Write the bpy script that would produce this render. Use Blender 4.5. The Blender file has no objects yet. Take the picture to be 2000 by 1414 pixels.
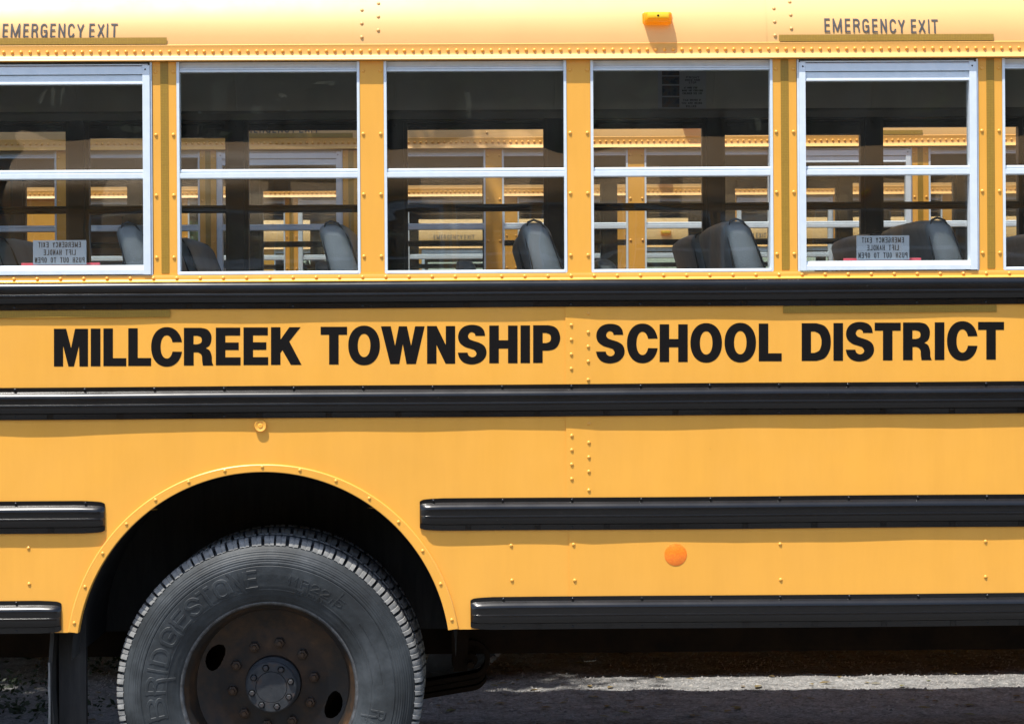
import bpy, math, random
from mathutils import Vector, Matrix
from mathutils.geometry import tessellate_polygon

sc = bpy.context.scene
random.seed(7)
R = math.radians

# ------------------------------------------------------------------ camera
FPX, PCX, PCY = 4593.0, 1000.0, 630.0          # focal length and principal point in photo pixels
YAW, ROLL = 0.0150, 0.0062
CAM = Vector((0.0, -7.9, 1.74))
FWD = Vector((math.sin(YAW), math.cos(YAW), 0)); RT0 = Vector((math.cos(YAW), -math.sin(YAW), 0)); UP0 = Vector((0, 0, 1))
cam = bpy.data.cameras.new('camera'); cam_o = bpy.data.objects.new('camera', cam); sc.collection.objects.link(cam_o)
rc = RT0 * math.cos(ROLL) - UP0 * math.sin(ROLL); uc = RT0 * math.sin(ROLL) + UP0 * math.cos(ROLL)
m3 = Matrix((rc, uc, -FWD)).transposed()
cam_o.matrix_world = Matrix.Translation(CAM) @ m3.to_4x4()
cam.sensor_width = 36; cam.lens = 36 * FPX / 2000; cam.shift_y = -(707 - PCY) / 2000
cam.clip_start = 0.05; cam.clip_end = 600
sc.camera = cam_o

def at(px, py, Y=0.0):
    u, v = px - PCX, PCY - py
    u0 = u * math.cos(ROLL) + v * math.sin(ROLL); v0 = -u * math.sin(ROLL) + v * math.cos(ROLL)
    d = FWD * FPX + RT0 * u0 + UP0 * v0
    return CAM + d * ((Y - CAM.y) / d.y)

# ------------------------------------------------------------------ light
sun_dir = Vector((-0.85, -1.0, 3.3)).normalized()          # towards the sun
w = bpy.data.worlds.new('World'); sc.world = w; w.use_nodes = True
nt = w.node_tree; bg = nt.nodes['Background']; bg.inputs[1].default_value = 0.13
sky = nt.nodes.new('ShaderNodeTexSky'); sky.sky_type = 'NISHITA'; sky.sun_disc = False
sky.sun_elevation = math.asin(sun_dir.z); sky.sun_rotation = math.atan2(sun_dir.x, sun_dir.y) % (2 * math.pi)
nt.links.new(sky.outputs[0], bg.inputs[0])
sl = bpy.data.lights.new('sun', 'SUN'); sl.energy = 3.5; sl.angle = R(0.5); sl.color = (1.0, 0.955, 0.88)
so = bpy.data.objects.new('sun', sl); sc.collection.objects.link(so); so.location = sun_dir * 40
so.rotation_euler = (-sun_dir).to_track_quat('-Z', 'Y').to_euler()
sc.view_settings.view_transform = 'Standard'; sc.view_settings.look = 'None'
sc.view_settings.exposure = 1.19; sc.view_settings.gamma = 1
try: sc.view_settings.use_curve_mapping = False
except Exception: pass
sc.render.engine = 'CYCLES'
sc.cycles.max_bounces = 9; sc.cycles.diffuse_bounces = 4; sc.cycles.glossy_bounces = 4
sc.cycles.transparent_max_bounces = 48; sc.cycles.transmission_bounces = 4
sc.cycles.use_denoising = True; sc.cycles.sample_clamp_indirect = 6
sc.cycles.caustics_reflective = False; sc.cycles.caustics_refractive = False

# ------------------------------------------------------------------ material helpers
MATS = {}
def newmat(name):
    m = bpy.data.materials.new(name); m.use_nodes = True; MATS[name] = m
    return m, m.node_tree.nodes, m.node_tree.links, m.node_tree.nodes['Principled BSDF']
def pset(b, **k):
    names = dict(base='Base Color', rough='Roughness', metal='Metallic', spec='Specular IOR Level', coat='Coat Weight', coatr='Coat Roughness', ior='IOR')
    for a, v in k.items():
        s = b.inputs[names[a]]
        s.default_value = (*v, 1) if isinstance(v, tuple) else v
def noise(N, L, scale, detail=4, rough=.6, vec=None, stretch=None):
    n = N.new('ShaderNodeTexNoise'); n.inputs['Scale'].default_value = scale; n.inputs['Detail'].default_value = detail; n.inputs['Roughness'].default_value = rough
    tc = N.new('ShaderNodeTexCoord'); src = tc.outputs['Object']
    if stretch:
        mp = N.new('ShaderNodeMapping'); mp.inputs['Scale'].default_value = stretch; L.new(src, mp.inputs[0]); src = mp.outputs[0]
    L.new(src, n.inputs['Vector']); return n
def ramp(N, L, src, stops):
    r = N.new('ShaderNodeValToRGB'); e = r.color_ramp.elements
    while len(e) < len(stops): e.new(.5)
    for i, (p, c) in enumerate(stops):
        e[i].position = p; e[i].color = (*c, 1) if len(c) == 3 else c
    L.new(src, r.inputs[0]); return r
def bump(N, L, b, src, strength=.2, dist=.01):
    bp = N.new('ShaderNodeBump'); bp.inputs['Strength'].default_value = strength; bp.inputs['Distance'].default_value = dist
    L.new(src, bp.inputs['Height']); L.new(bp.outputs[0], b.inputs['Normal']); return bp
def g(v): return (v, v, v)

def speckle(N, L, b, base, dark, light, scale=90, sparse=.72):
    """thin scatter of small chips and dust marks over a base colour"""
    n1 = noise(N, L, 2.2, 3, .6); r1 = ramp(N, L, n1.outputs[0], [(.3, tuple(c * .955 for c in base)), (.7, tuple(min(1, c * 1.03) for c in base))])
    n2 = noise(N, L, scale, 2, .5); r2 = ramp(N, L, n2.outputs[0], [(sparse, g(0)), (sparse + .03, g(1))])
    mx = N.new('ShaderNodeMix'); mx.data_type = 'RGBA'; L.new(r2.outputs[0], mx.inputs[0]); L.new(r1.outputs[0], mx.inputs[6]); mx.inputs[7].default_value = (*dark, 1)
    L.new(mx.outputs[2], b.inputs['Base Color']); return mx

m, N, L, b = newmat('yellow_paint'); pset(b, rough=.36, spec=.5, coat=.25, coatr=.12)
speckle(N, L, b, (.79, .375, .052), (.36, .19, .05), None, 60, .80)
nn = noise(N, L, 1.6, 2, .5, stretch=(1, 1, .7)); bump(N, L, b, nn.outputs[0], .09, .06)
gn = noise(N, L, 7, 6, .7, stretch=(1.5, 1, .22)); gr = ramp(N, L, gn.outputs[0], [(.42, g(1)), (.85, (.93, .92, .90))])
gm = N.new('ShaderNodeMix'); gm.data_type = 'RGBA'; gm.blend_type = 'MULTIPLY'; gm.inputs[0].default_value = 1
L.new(b.inputs['Base Color'].links[0].from_socket, gm.inputs[6]); L.new(gr.outputs[0], gm.inputs[7]); L.new(gm.outputs[2], b.inputs['Base Color'])
rn = noise(N, L, 5, 4, .65); rr = ramp(N, L, rn.outputs[0], [(.3, g(.30)), (.75, g(.46))]); L.new(rr.outputs[0], b.inputs['Roughness'])

m, N, L, b = newmat('roof_paint'); pset(b, rough=.5, spec=.75)
speckle(N, L, b, (.67, .368, .112), (.40, .24, .09), None, 60, .80)
rn = noise(N, L, 5, 4, .65); rr = ramp(N, L, rn.outputs[0], [(.3, g(.46)), (.75, g(.56))]); L.new(rr.outputs[0], b.inputs['Roughness'])

m, N, L, b = newmat('drip_paint'); pset(b, base=(.76, .37, .065), rough=.48, spec=.9)
m, N, L, b = newmat('black_rail'); pset(b, rough=.3, spec=.42)
n1 = noise(N, L, 120, 3, .6); r1 = ramp(N, L, n1.outputs[0], [(.35, (.0035, .0035, .004)), (.70, (.005, .005, .005)), (.80, (.06, .056, .052))]); L.new(r1.outputs[0], b.inputs['Base Color'])
mp = N.new('ShaderNodeMapping'); mp.inputs['Rotation'].default_value = (0, R(14), 0); mp.inputs['Scale'].default_value = (2.2, 1, 110); tcs = N.new('ShaderNodeTexCoord'); L.new(tcs.outputs['Object'], mp.inputs[0])
ns = N.new('ShaderNodeTexNoise'); ns.inputs['Scale'].default_value = 2.6; ns.inputs['Detail'].default_value = 2; L.new(mp.outputs[0], ns.inputs['Vector']); rs = ramp(N, L, ns.outputs[0], [(.765, g(0)), (.78, g(1))])
ms = N.new('ShaderNodeMix'); ms.data_type = 'RGBA'; L.new(rs.outputs[0], ms.inputs[0]); L.new(r1.outputs[0], ms.inputs[6]); ms.inputs[7].default_value = (.12, .12, .12, 1); L.new(ms.outputs[2], b.inputs['Base Color'])
n2 = noise(N, L, 6, 5, .6); r2 = ramp(N, L, n2.outputs[0], [(.3, g(.19)), (.7, g(.27))]); L.new(r2.outputs[0], b.inputs['Roughness'])

m, N, L, b = newmat('vinyl_letter'); pset(b, base=(.0045, .0035, .003), rough=.55, spec=.14)
m, N, L, b = newmat('decal_letter'); pset(b, base=(.07, .066, .066), rough=.6, spec=.25)
m, N, L, b = newmat('aluminium'); pset(b, metal=.12, rough=.45)
n1 = noise(N, L, 25, 4, .6); r1 = ramp(N, L, n1.outputs[0], [(.3, (.62, .68, .72)), (.7, (.70, .75, .785))]); L.new(r1.outputs[0], b.inputs['Base Color'])
m, N, L, b = newmat('dark_frame'); pset(b, base=(.035, .030, .024), rough=.5)
m, N, L, b = newmat('black_pad'); pset(b, base=(.012, .013, .015), rough=.55)
m, N, L, b = newmat('ceiling'); pset(b, base=(.50, .49, .43), rough=.5)
n1 = noise(N, L, 3, 3, .6); r1 = ramp(N, L, n1.outputs[0], [(.3, (.54, .52, .44)), (.7, (.66, .64, .56))]); L.new(r1.outputs[0], b.inputs['Base Color'])
m, N, L, b = newmat('inner_wall'); pset(b, base=(.22, .21, .19), rough=.5)
m, N, L, b = newmat('cabin_floor'); pset(b, base=(.03, .03, .03), rough=.7)
m, N, L, b = newmat('seat_vinyl'); pset(b, base=(.030, .038, .046), rough=.46, spec=1.0)
v = N.new('ShaderNodeTexVoronoi'); v.inputs['Scale'].default_value = 260; tc = N.new('ShaderNodeTexCoord'); L.new(tc.outputs['Object'], v.inputs['Vector']); bump(N, L, b, v.outputs['Distance'], .28, .004)
n1 = noise(N, L, 9, 3, .6); r1 = ramp(N, L, n1.outputs[0], [(.3, (.15, .175, .19)), (.7, (.24, .27, .29))]); L.new(r1.outputs[0], b.inputs['Base Color'])

m, N, L, b = newmat('seat_piping'); pset(b, base=(.012, .014, .016), rough=.5)
m, N, L, b = newmat('reflective_tape'); pset(b, rough=.4)
br = N.new('ShaderNodeTexBrick'); br.offset = 0; br.inputs['Scale'].default_value = 1; br.inputs['Brick Width'].default_value = .0055; br.inputs['Row Height'].default_value = .0055; br.inputs['Mortar Size'].default_value = .0005
br.inputs['Color1'].default_value = (.36, .205, .02, 1); br.inputs['Color2'].default_value = (.32, .18, .018, 1); br.inputs['Mortar'].default_value = (.24, .135, .015, 1)
tc = N.new('ShaderNodeTexCoord'); sp = N.new('ShaderNodeSeparateXYZ'); cb = N.new('ShaderNodeCombineXYZ')
L.new(tc.outputs['Object'], sp.inputs[0]); L.new(sp.outputs[0], cb.inputs[0]); L.new(sp.outputs[2], cb.inputs[1]); L.new(cb.outputs[0], br.inputs['Vector']); L.new(br.outputs[0], b.inputs['Base Color'])

m, N, L, b = newmat('orange_reflector'); pset(b, base=(.9, .17, .012), rough=.3, coat=.3)
v = N.new('ShaderNodeTexVoronoi'); v.inputs['Scale'].default_value = 210; tc = N.new('ShaderNodeTexCoord'); L.new(tc.outputs['Object'], v.inputs['Vector'])
r1 = ramp(N, L, v.outputs['Distance'], [(.2, (.95, .26, .015)), (.6, (.90, .19, .012))]); L.new(r1.outputs[0], b.inputs['Base Color']); bump(N, L, b, v.outputs['Distance'], .15, .002)

def glassmat(name, tint, ior=1.45, wav=.045, dirt=.007):
    m = bpy.data.materials.new(name); m.use_nodes = True; MATS[name] = m
    N, L = m.node_tree.nodes, m.node_tree.links; N.clear()
    out = N.new('ShaderNodeOutputMaterial'); tr = N.new('ShaderNodeBsdfTransparent'); tr.inputs[0].default_value = (*tint, 1)
    gl = N.new('ShaderNodeBsdfGlossy'); gl.inputs['Roughness'].default_value = 0.0; gl.inputs[0].default_value = (1, 1, 1, 1)
    fr = N.new('ShaderNodeFresnel'); ge = N.new('ShaderNodeNewGeometry'); mi = N.new('ShaderNodeMix'); mi.inputs[2].default_value = ior; mi.inputs[3].default_value = 1 / ior
    L.new(ge.outputs['Backfacing'], mi.inputs[0]); L.new(mi.outputs[0], fr.inputs[0]); mx = N.new('ShaderNodeMixShader')
    n1 = noise(N, L, 2.6, 1, .4, stretch=(.7, 1, 1.9)); bp = N.new('ShaderNodeBump'); bp.inputs['Strength'].default_value = wav; bp.inputs['Distance'].default_value = .03
    L.new(n1.outputs[0], bp.inputs['Height']); L.new(bp.outputs[0], gl.inputs['Normal'])
    L.new(fr.outputs[0], mx.inputs[0]); L.new(tr.outputs[0], mx.inputs[1]); L.new(gl.outputs[0], mx.inputs[2])
    df = N.new('ShaderNodeBsdfDiffuse'); df.inputs[0].default_value = (.5, .5, .47, 1)
    n2 = noise(N, L, 7, 5, .7, stretch=(1.6, 1, .5)); r2 = ramp(N, L, n2.outputs[0], [(.25, g(dirt * .4)), (.8, g(dirt * 2.2))])
    n3 = noise(N, L, 130, 1, .5); r3 = ramp(N, L, n3.outputs[0], [(.79, g(0)), (.82, g(.22))])
    ad = N.new('ShaderNodeMath'); ad.operation = 'ADD'; L.new(r2.outputs[0], ad.inputs[0]); L.new(r3.outputs[0], ad.inputs[1])
    m2 = N.new('ShaderNodeMixShader'); L.new(ad.outputs[0], m2.inputs[0]); L.new(mx.outputs[0], m2.inputs[1]); L.new(df.outputs[0], m2.inputs[2])
    L.new(m2.outputs[0], out.inputs[0]); return m
glassmat('window_glass', (.94, .95, .945), 1.37)

def mixtrans(name, tint, fac, base, rough):
    m, N, L, b = newmat(name); pset(b, base=base, rough=rough)
    out = [n for n in N if n.type == 'OUTPUT_MATERIAL'][0]; tr = N.new('ShaderNodeBsdfTransparent'); tr.inputs[0].default_value = (*tint, 1)
    mx = N.new('ShaderNodeMixShader'); mx.inputs[0].default_value = fac; L.new(tr.outputs[0], mx.inputs[1]); L.new(b.outputs[0], mx.inputs[2]); L.new(mx.outputs[0], out.inputs[0])
    return m, N, L, b
mixtrans('amber_lens', (1, .70, .16), .5, (1.0, .56, .008), .08)
mixtrans('amber_insert', (1, .8, .2), .7, (1.0, .72, .04), .15)
mixtrans('sticker_film', (.75, .8, .88), .72, (.34, .39, .45), .4)
m, N, L, b = newmat('sticker_ink'); pset(b, base=(.01, .011, .014), rough=.5)
m, N, L, b = newmat('red_handle'); pset(b, base=(.75, .10, .13), rough=.4)

m, N, L, b = newmat('tyre_rubber'); pset(b, rough=.62, spec=.4)
n1 = noise(N, L, 5, 6, .65); r1 = ramp(N, L, n1.outputs[0], [(.34, (.008, .0095, .0105)), (.5, (.020, .024, .0265)), (.68, (.050, .057, .062))]); L.new(r1.outputs[0], b.inputs['Base Color'])
n2 = noise(N, L, 60, 5, .6); bump(N, L, b, n2.outputs[0], .25, .004)
m, N, L, b = newmat('tread_rubber'); pset(b, rough=.8)
n1 = noise(N, L, 30, 5, .65); r1 = ramp(N, L, n1.outputs[0], [(.3, (.11, .11, .105)), (.7, (.25, .247, .235))]); L.new(r1.outputs[0], b.inputs['Base Color']); bump(N, L, b, n1.outputs[0], .4, .004)
m, N, L, b = newmat('rusty_rim'); pset(b, rough=.6, metal=.15)
n1 = noise(N, L, 6, 7, .72); r1 = ramp(N, L, n1.outputs[0], [(.30, (.008, .009, .012)), (.45, (.016, .011, .007)), (.6, (.050, .025, .010)), (.76, (.11, .055, .022))]); L.new(r1.outputs[0], b.inputs['Base Color']); bump(N, L, b, n1.outputs[0], .3, .004)
m, N, L, b = newmat('rim_edge'); pset(b, rough=.45, metal=.3)
n1 = noise(N, L, 30, 5, .7); r1 = ramp(N, L, n1.outputs[0], [(.3, (.03, .026, .024)), (.6, (.10, .105, .11)), (.75, (.16, .165, .175))]); L.new(r1.outputs[0], b.inputs['Base Color'])
m, N, L, b = newmat('hub_metal'); pset(b, rough=.6, metal=.2)
n1 = noise(N, L, 22, 6, .7); r1 = ramp(N, L, n1.outputs[0], [(.3, (.010, .012, .015)), (.55, (.026, .029, .033)), (.75, (.065, .032, .016))]); L.new(r1.outputs[0], b.inputs['Base Color']); bump(N, L, b, n1.outputs[0], .4, .003)
m, N, L, b = newmat('chassis_metal'); pset(b, rough=.8, spec=.12)
n1 = noise(N, L, 8, 5, .7); r1 = ramp(N, L, n1.outputs[0], [(.3, (.005, .0035, .0025)), (.7, (.020, .011, .005))]); L.new(r1.outputs[0], b.inputs['Base Color'])
m, N, L, b = newmat('flap_rubber'); pset(b, rough=.8)
n1 = noise(N, L, 14, 6, .7, stretch=(3, 1, .4)); r1 = ramp(N, L, n1.outputs[0], [(.3, (.008, .008, .008)), (.75, (.03, .028, .026))]); L.new(r1.outputs[0], b.inputs['Base Color'])
m, N, L, b = newmat('paper'); pset(b, base=(.55, .56, .60), rough=.6)
m, N, L, b = newmat('print_picture'); pset(b, rough=.6)
n1 = noise(N, L, 40, 3, .6); r1 = ramp(N, L, n1.outputs[0], [(.35, (.02, .035, .07)), (.5, (.12, .12, .13)), (.62, (.16, .09, .06)), (.8, (.22, .22, .24))]); L.new(r1.outputs[0], b.inputs['Base Color'])

m, N, L, b = newmat('gravel'); pset(b, rough=.9)
n1 = noise(N, L, .9, 6, .7); n2 = noise(N, L, 55, 6, .75)
r1 = ramp(N, L, n1.outputs[0], [(.3, (.19, .188, .184)), (.7, (.30, .297, .29))])
r2 = ramp(N, L, n2.outputs[0], [(.35, g(.40)), (.5, g(.92)), (.66, g(1.45))])
n3 = noise(N, L, 11, 4, .65); r3 = ramp(N, L, n3.outputs[0], [(.32, g(.55)), (.5, g(1.0)), (.68, g(1.2))]); m3_ = N.new('ShaderNodeMix'); m3_.data_type = 'RGBA'; m3_.blend_type = 'MULTIPLY'; m3_.inputs[0].default_value = 1; L.new(r1.outputs[0], m3_.inputs[6]); L.new(r3.outputs[0], m3_.inputs[7]); r1 = m3_
mx = N.new('ShaderNodeMix'); mx.data_type = 'RGBA'; mx.blend_type = 'MULTIPLY'; mx.inputs[0].default_value = 1; L.new(r1.outputs[2], mx.inputs[6]); L.new(r2.outputs[0], mx.inputs[7]); L.new(mx.outputs[2], b.inputs['Base Color'])
bump(N, L, b, n2.outputs[0], 1.0, .016)
m, N, L, b = newmat('stone'); pset(b, rough=.9)
oi = N.new('ShaderNodeObjectInfo'); n1 = noise(N, L, 14, 3, .6); r1 = ramp(N, L, n1.outputs[0], [(.3, g(.10)), (.5, (.24, .23, .22)), (.7, (.36, .345, .32))]); L.new(r1.outputs[0], b.inputs['Base Color'])
def leafmat(name, stops):
    m, N, L, b = newmat(name); pset(b, rough=.6)
    n1 = noise(N, L, 5, 3, .6); r1 = ramp(N, L, n1.outputs[0], stops); L.new(r1.outputs[0], b.inputs['Base Color'])
    out = [n for n in N if n.type == 'OUTPUT_MATERIAL'][0]; tl = N.new('ShaderNodeBsdfTranslucent'); L.new(r1.outputs[0], tl.inputs[0])
    mx = N.new('ShaderNodeMixShader'); mx.inputs[0].default_value = .3; L.new(b.outputs[0], mx.inputs[1]); L.new(tl.outputs[0], mx.inputs[2]); L.new(mx.outputs[0], out.inputs[0])
leafmat('foliage', [(.3, (.022, .045, .012)), (.55, (.045, .085, .02)), (.75, (.09, .13, .03))])
leafmat('weed_leaf', [(.3, (.012, .022, .008)), (.7, (.035, .055, .018))])
leafmat('dry_leaf', [(.3, (.10, .06, .025)), (.5, (.22, .16, .06)), (.7, (.16, .19, .06))])
m, N, L, b = newmat('bark'); pset(b, rough=.9)
n1 = noise(N, L, 9, 6, .7, stretch=(2, 2, .4)); r1 = ramp(N, L, n1.outputs[0], [(.3, (.03, .022, .016)), (.7, (.11, .09, .07))]); L.new(r1.outputs[0], b.inputs['Base Color']); bump(N, L, b, n1.outputs[0], .6, .03)

# ------------------------------------------------------------------ mesh helpers
COL = sc.collection; KIDS = {}
class MB:
    def __init__(s): s.v = []; s.f = []
    def add(s, vs, fs):
        o = len(s.v); s.v += [tuple(p) for p in vs]; s.f += [tuple(i + o for i in f) for f in fs]; return s
    def box(s, x0, x1, y0, y1, z0, z1):
        return s.add([(x0, y0, z0), (x1, y0, z0), (x1, y1, z0), (x0, y1, z0), (x0, y0, z1), (x1, y0, z1), (x1, y1, z1), (x0, y1, z1)],
                     [(0, 3, 2, 1), (4, 5, 6, 7), (0, 1, 5, 4), (1, 2, 6, 5), (2, 3, 7, 6), (3, 0, 4, 7)])
    def extr(s, prof, x0, x1, close=True, caps=True):
        """profile of (y, z) points swept along X"""
        n = len(prof); vs = [(x0, y, z) for y, z in prof] + [(x1, y, z) for y, z in prof]
        fs = [(i, (i + 1) % n, n + (i + 1) % n, n + i) for i in range(n if close else n - 1)]
        if caps and close: fs += [tuple(range(n - 1, -1, -1)), tuple(range(n, 2 * n))]
        return s.add(vs, fs)
    def loft(s, rings, close=True, caps=True):
        n = len(rings[0]); vs = [p for r in rings for p in r]; fs = []
        for k in range(len(rings) - 1):
            for i in range(n if close else n - 1):
                a = k * n; fs.append((a + i, a + (i + 1) % n, a + n + (i + 1) % n, a + n + i))
        if caps: fs += [tuple(range(n - 1, -1, -1)), tuple((len(rings) - 1) * n + i for i in range(n))]
        return s.add(vs, fs)
    def lathe(s, prof, seg=96, cx=0, cz=0, closed=False):
        """profile of (r, y) spun about the Y axis"""
        n = len(prof); vs = []; fs = []
        for k in range(seg):
            a = 2 * math.pi * k / seg; c, d = math.cos(a), math.sin(a)
            vs += [(cx + r * c, y, cz + r * d) for r, y in prof]
        for k in range(seg):
            a, bq = k * n, ((k + 1) % seg) * n
            for i in range(n if closed else n - 1):
                j = (i + 1) % n; fs.append((a + i, bq + i, bq + j, a + j))
        return s.add(vs, fs)
    def dome(s, x, y, z, r, h, seg=10, nrm=(0, -1, 0)):
        """rivet head standing out of a wall that faces -Y"""
        o = len(s.v); vs = []
        for rr, hh in ((1, 0), (.86, .55), (.5, .9)):
            for k in range(seg):
                a = 2 * math.pi * k / seg; vs.append((x + r * rr * math.cos(a), y - h * hh, z + r * rr * math.sin(a)))
        vs.append((x, y - h, z)); fs = []
        for q in range(2):
            for k in range(seg): fs.append((q * seg + k, q * seg + (k + 1) % seg, (q + 1) * seg + (k + 1) % seg, (q + 1) * seg + k))
        for k in range(seg): fs.append((2 * seg + k, 2 * seg + (k + 1) % seg, 3 * seg))
        return s.add(vs, fs)
    def mesh(s, name, smooth=35):
        me = bpy.data.meshes.new(name); me.from_pydata(s.v, [], s.f); me.validate(); me.update()
        if smooth:
            me.polygons.foreach_set('use_smooth', [True] * len(me.polygons))
            try: me.set_sharp_from_angle(angle=R(smooth))
            except Exception: pass
        return me
    def build(s, name, mat, parent=None, smooth=35, kind=None, label=None):
        return link(name, s.mesh(name, smooth), mat, parent, kind, label)
def link(name, me, mat, parent=None, kind=None, label=None):
    if not me.materials: me.materials.append(MATS[mat])
    o = bpy.data.objects.new(name, me); COL.objects.link(o)
    if parent is not None: o.parent = parent; KIDS.setdefault(parent.name, []).append(o)
    if kind: o['kind'] = kind
    if label: o['label'] = label
    return o
def tag(o, label, cat, group=None):
    o['label'] = label; o['category'] = cat
    if group: o['group'] = group
    return o
def empty(name, loc=(0, 0, 0), rz=0):
    o = bpy.data.objects.new(name, None); COL.objects.link(o); o.location = loc; o.rotation_euler = (0, 0, rz); o.empty_display_size = .3
    return o
def copy_tree(o, parent=None, skip=()):
    c = o.copy(); COL.objects.link(c)
    if parent is not None: c.parent = parent; KIDS.setdefault(parent.name, []).append(c)
    for ch in KIDS.get(o.name, []):
        if ch.name.split('.')[0] not in skip: copy_tree(ch, c, skip)
    return c
def same(name, me, parent, loc=(0, 0, 0)):
    o = link(name, me, None, parent); o.location = loc; return o

# ------------------------------------------------------------------ lettering
def spline(pts, n=6):
    """smooth runs between points; a point given as (x, y, 1) is a corner"""
    P = [(p[0], p[1]) for p in pts]; C = [len(p) > 2 for p in pts]; out = []; m = len(P)
    for i in range(m):
        p1, p2 = P[i], P[(i + 1) % m]
        p0 = P[i - 1] if not C[i] else p1; p3 = P[(i + 2) % m] if not C[(i + 1) % m] else p2
        out.append(p1)
        if C[i] and C[(i + 1) % m]: continue
        for k in range(1, n):
            t = k / n
            out.append(tuple(.5 * (2 * p1[q] + (p2[q] - p0[q]) * t + (2 * p0[q] - 5 * p1[q] + 4 * p2[q] - p3[q]) * t * t + (3 * p1[q] - p0[q] - 3 * p2[q] + p3[q]) * t ** 3) for q in (0, 1)))
    return out
def cps(*p): return [(a, c, 1) for a, c in p]
def sup(cx, cy, a, c, t0, t1, n=40, e=2.15):
    o = []
    for k in range(n + 1):
        t = t0 + (t1 - t0) * k / n; ct, st = math.cos(t), math.sin(t)
        o.append((cx + a * math.copysign(abs(ct) ** (2 / e), ct), cy + c * math.copysign(abs(st) ** (2 / e), st)))
    return o
def norm(pts, x0, x1, y0, y1):   # from picture units (y down) to a box 0..1, y up
    return [((p[0] - x0) / (x1 - x0), (y1 - p[1]) / (y1 - y0)) + tuple(p[2:]) for p in pts]
def flip(pts): return [(x, 1 - y, 1) for x, y in pts]
def bold(ch, wd, H=73.5, s=18.6, a=15.6):
    """outlines (outer, holes) of a heavy grotesque capital, in photo pixels"""
    sx, ax = s / wd, a / H
    if ch == 'I': return [[(0, 0), (1, 0), (1, 1), (0, 1)]]
    if ch == 'L': return [[(0, 0), (1, 0), (1, ax), (sx, ax), (sx, 1), (0, 1)]]
    if ch == 'T': return [[(.5 - sx / 2, 0), (.5 + sx / 2, 0), (.5 + sx / 2, 1 - ax), (1, 1 - ax), (1, 1), (0, 1), (0, 1 - ax), (.5 - sx / 2, 1 - ax)]]
    if ch == 'E': return [[(0, 0), (1, 0), (1, ax), (sx, ax), (sx, .404), (.925, .404), (.925, .606), (sx, .606), (sx, 1 - ax), (.985, 1 - ax), (.985, 1), (0, 1)]]
    if ch == 'H': return [[(0, 0), (sx, 0), (sx, .39), (1 - sx, .39), (1 - sx, 0), (1, 0), (1, 1), (1 - sx, 1), (1 - sx, .61), (sx, .61), (sx, 1), (0, 1)]]
    if ch == 'M': return [[(x, 1 - y) for x, y in [(0, 0), (.361, 0), (.503, .51), (.62, 0), (1, 0), (1, 1), (.75, 1), (.735, .454), (.588, 1), (.425, 1), (.27, .454), (.27, 1), (0, 1)]]]
    if ch == 'W': return [[(x, 1 - y) for x, y in [(0, 0), (.226, 0), (.324, .515), (.41, 0), (.595, 0), (.69, .515), (.782, 0), (1, 0), (.8, 1), (.585, 1), (.5, .47), (.42, 1), (.213, 1)]]]
    if ch == 'N': return [[(x, 1 - y) for x, y in [(0, 0), (.34, 0), (.665, .5), (.665, 0), (1, 0), (1, 1), (.66, 1), (.335, .5), (.335, 1), (0, 1)]]]
    if ch == 'K': return [[(x, 1 - y) for x, y in [(0, 0), (.31, 0), (.31, .33), (.6, 0), (.97, 0), (.6, .38), (1, 1), (.65, 1), (.375, .61), (.31, .68), (.31, 1), (0, 1)]]]
    ov = .026
    if ch == 'O': return [sup(.5, .5, .5, .5 + ov, 0, 2 * math.pi)[:-1], sup(.5, .5, .5 - sx, .5 + ov - ax * 1.03, 0, 2 * math.pi)[:-1]]
    if ch == 'C':
        yt, yb, hh = .115, .115, .5 + ov
        o = sup(.52, .5, .52, hh, math.asin(yt / hh), 2 * math.pi - math.asin(yb / hh)); hi = hh - ax * 1.03
        i = sup(.52, .5, .52 - sx, hi, math.asin(yt / hi), 2 * math.pi - math.asin(yb / hi)); return [o + i[::-1]]
    if ch == 'S':
        p = [(497, 243, 1), (480, 165), (420, 105), (310, 83), (200, 105), (130, 170), (107, 258), (130, 340), (200, 400), (290, 430), (345, 452), (372, 497), (355, 535), (310, 552), (262, 530), (243, 485, 1),
             (103, 485, 1), (125, 560), (190, 630), (300, 657), (420, 630), (495, 560), (517, 475), (490, 395), (420, 345), (320, 312), (272, 290), (250, 248), (268, 205), (305, 190), (345, 208), (357, 243, 1)]
        return [spline(norm(p, 103, 517, 97, 643))]
    if ch == 'P':
        o = [(1342, 105, 1), (1560, 105, 1), (1645, 125), (1705, 180), (1735, 288), (1705, 395), (1645, 452), (1560, 472, 1), (1480, 472, 1), (1480, 650, 1), (1342, 650, 1)]
        h = [(1480, 217, 1), (1530, 217, 1), (1585, 240), (1600, 290), (1585, 340), (1530, 362, 1), (1480, 362, 1)]
        return [spline(norm(o, 1342, 1735, 105, 650)), spline(norm(h, 1342, 1735, 105, 650))]
    if ch == 'R':
        o = [(68, 142, 1), (315, 142, 1), (405, 165), (460, 235), (466, 320), (440, 395), (385, 437, 1), (440, 470), (470, 545), (475, 630), (495, 687, 1), (343, 687, 1), (333, 620), (325, 540), (280, 500), (210, 497, 1), (210, 687, 1), (68, 687, 1)]
        h = [(208, 257, 1), (260, 257, 1), (312, 275), (328, 320), (312, 362), (260, 380, 1), (208, 380, 1)]
        return [spline(norm(o, 68, 495, 142, 687)), spline(norm(h, 68, 495, 142, 687))]
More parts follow.
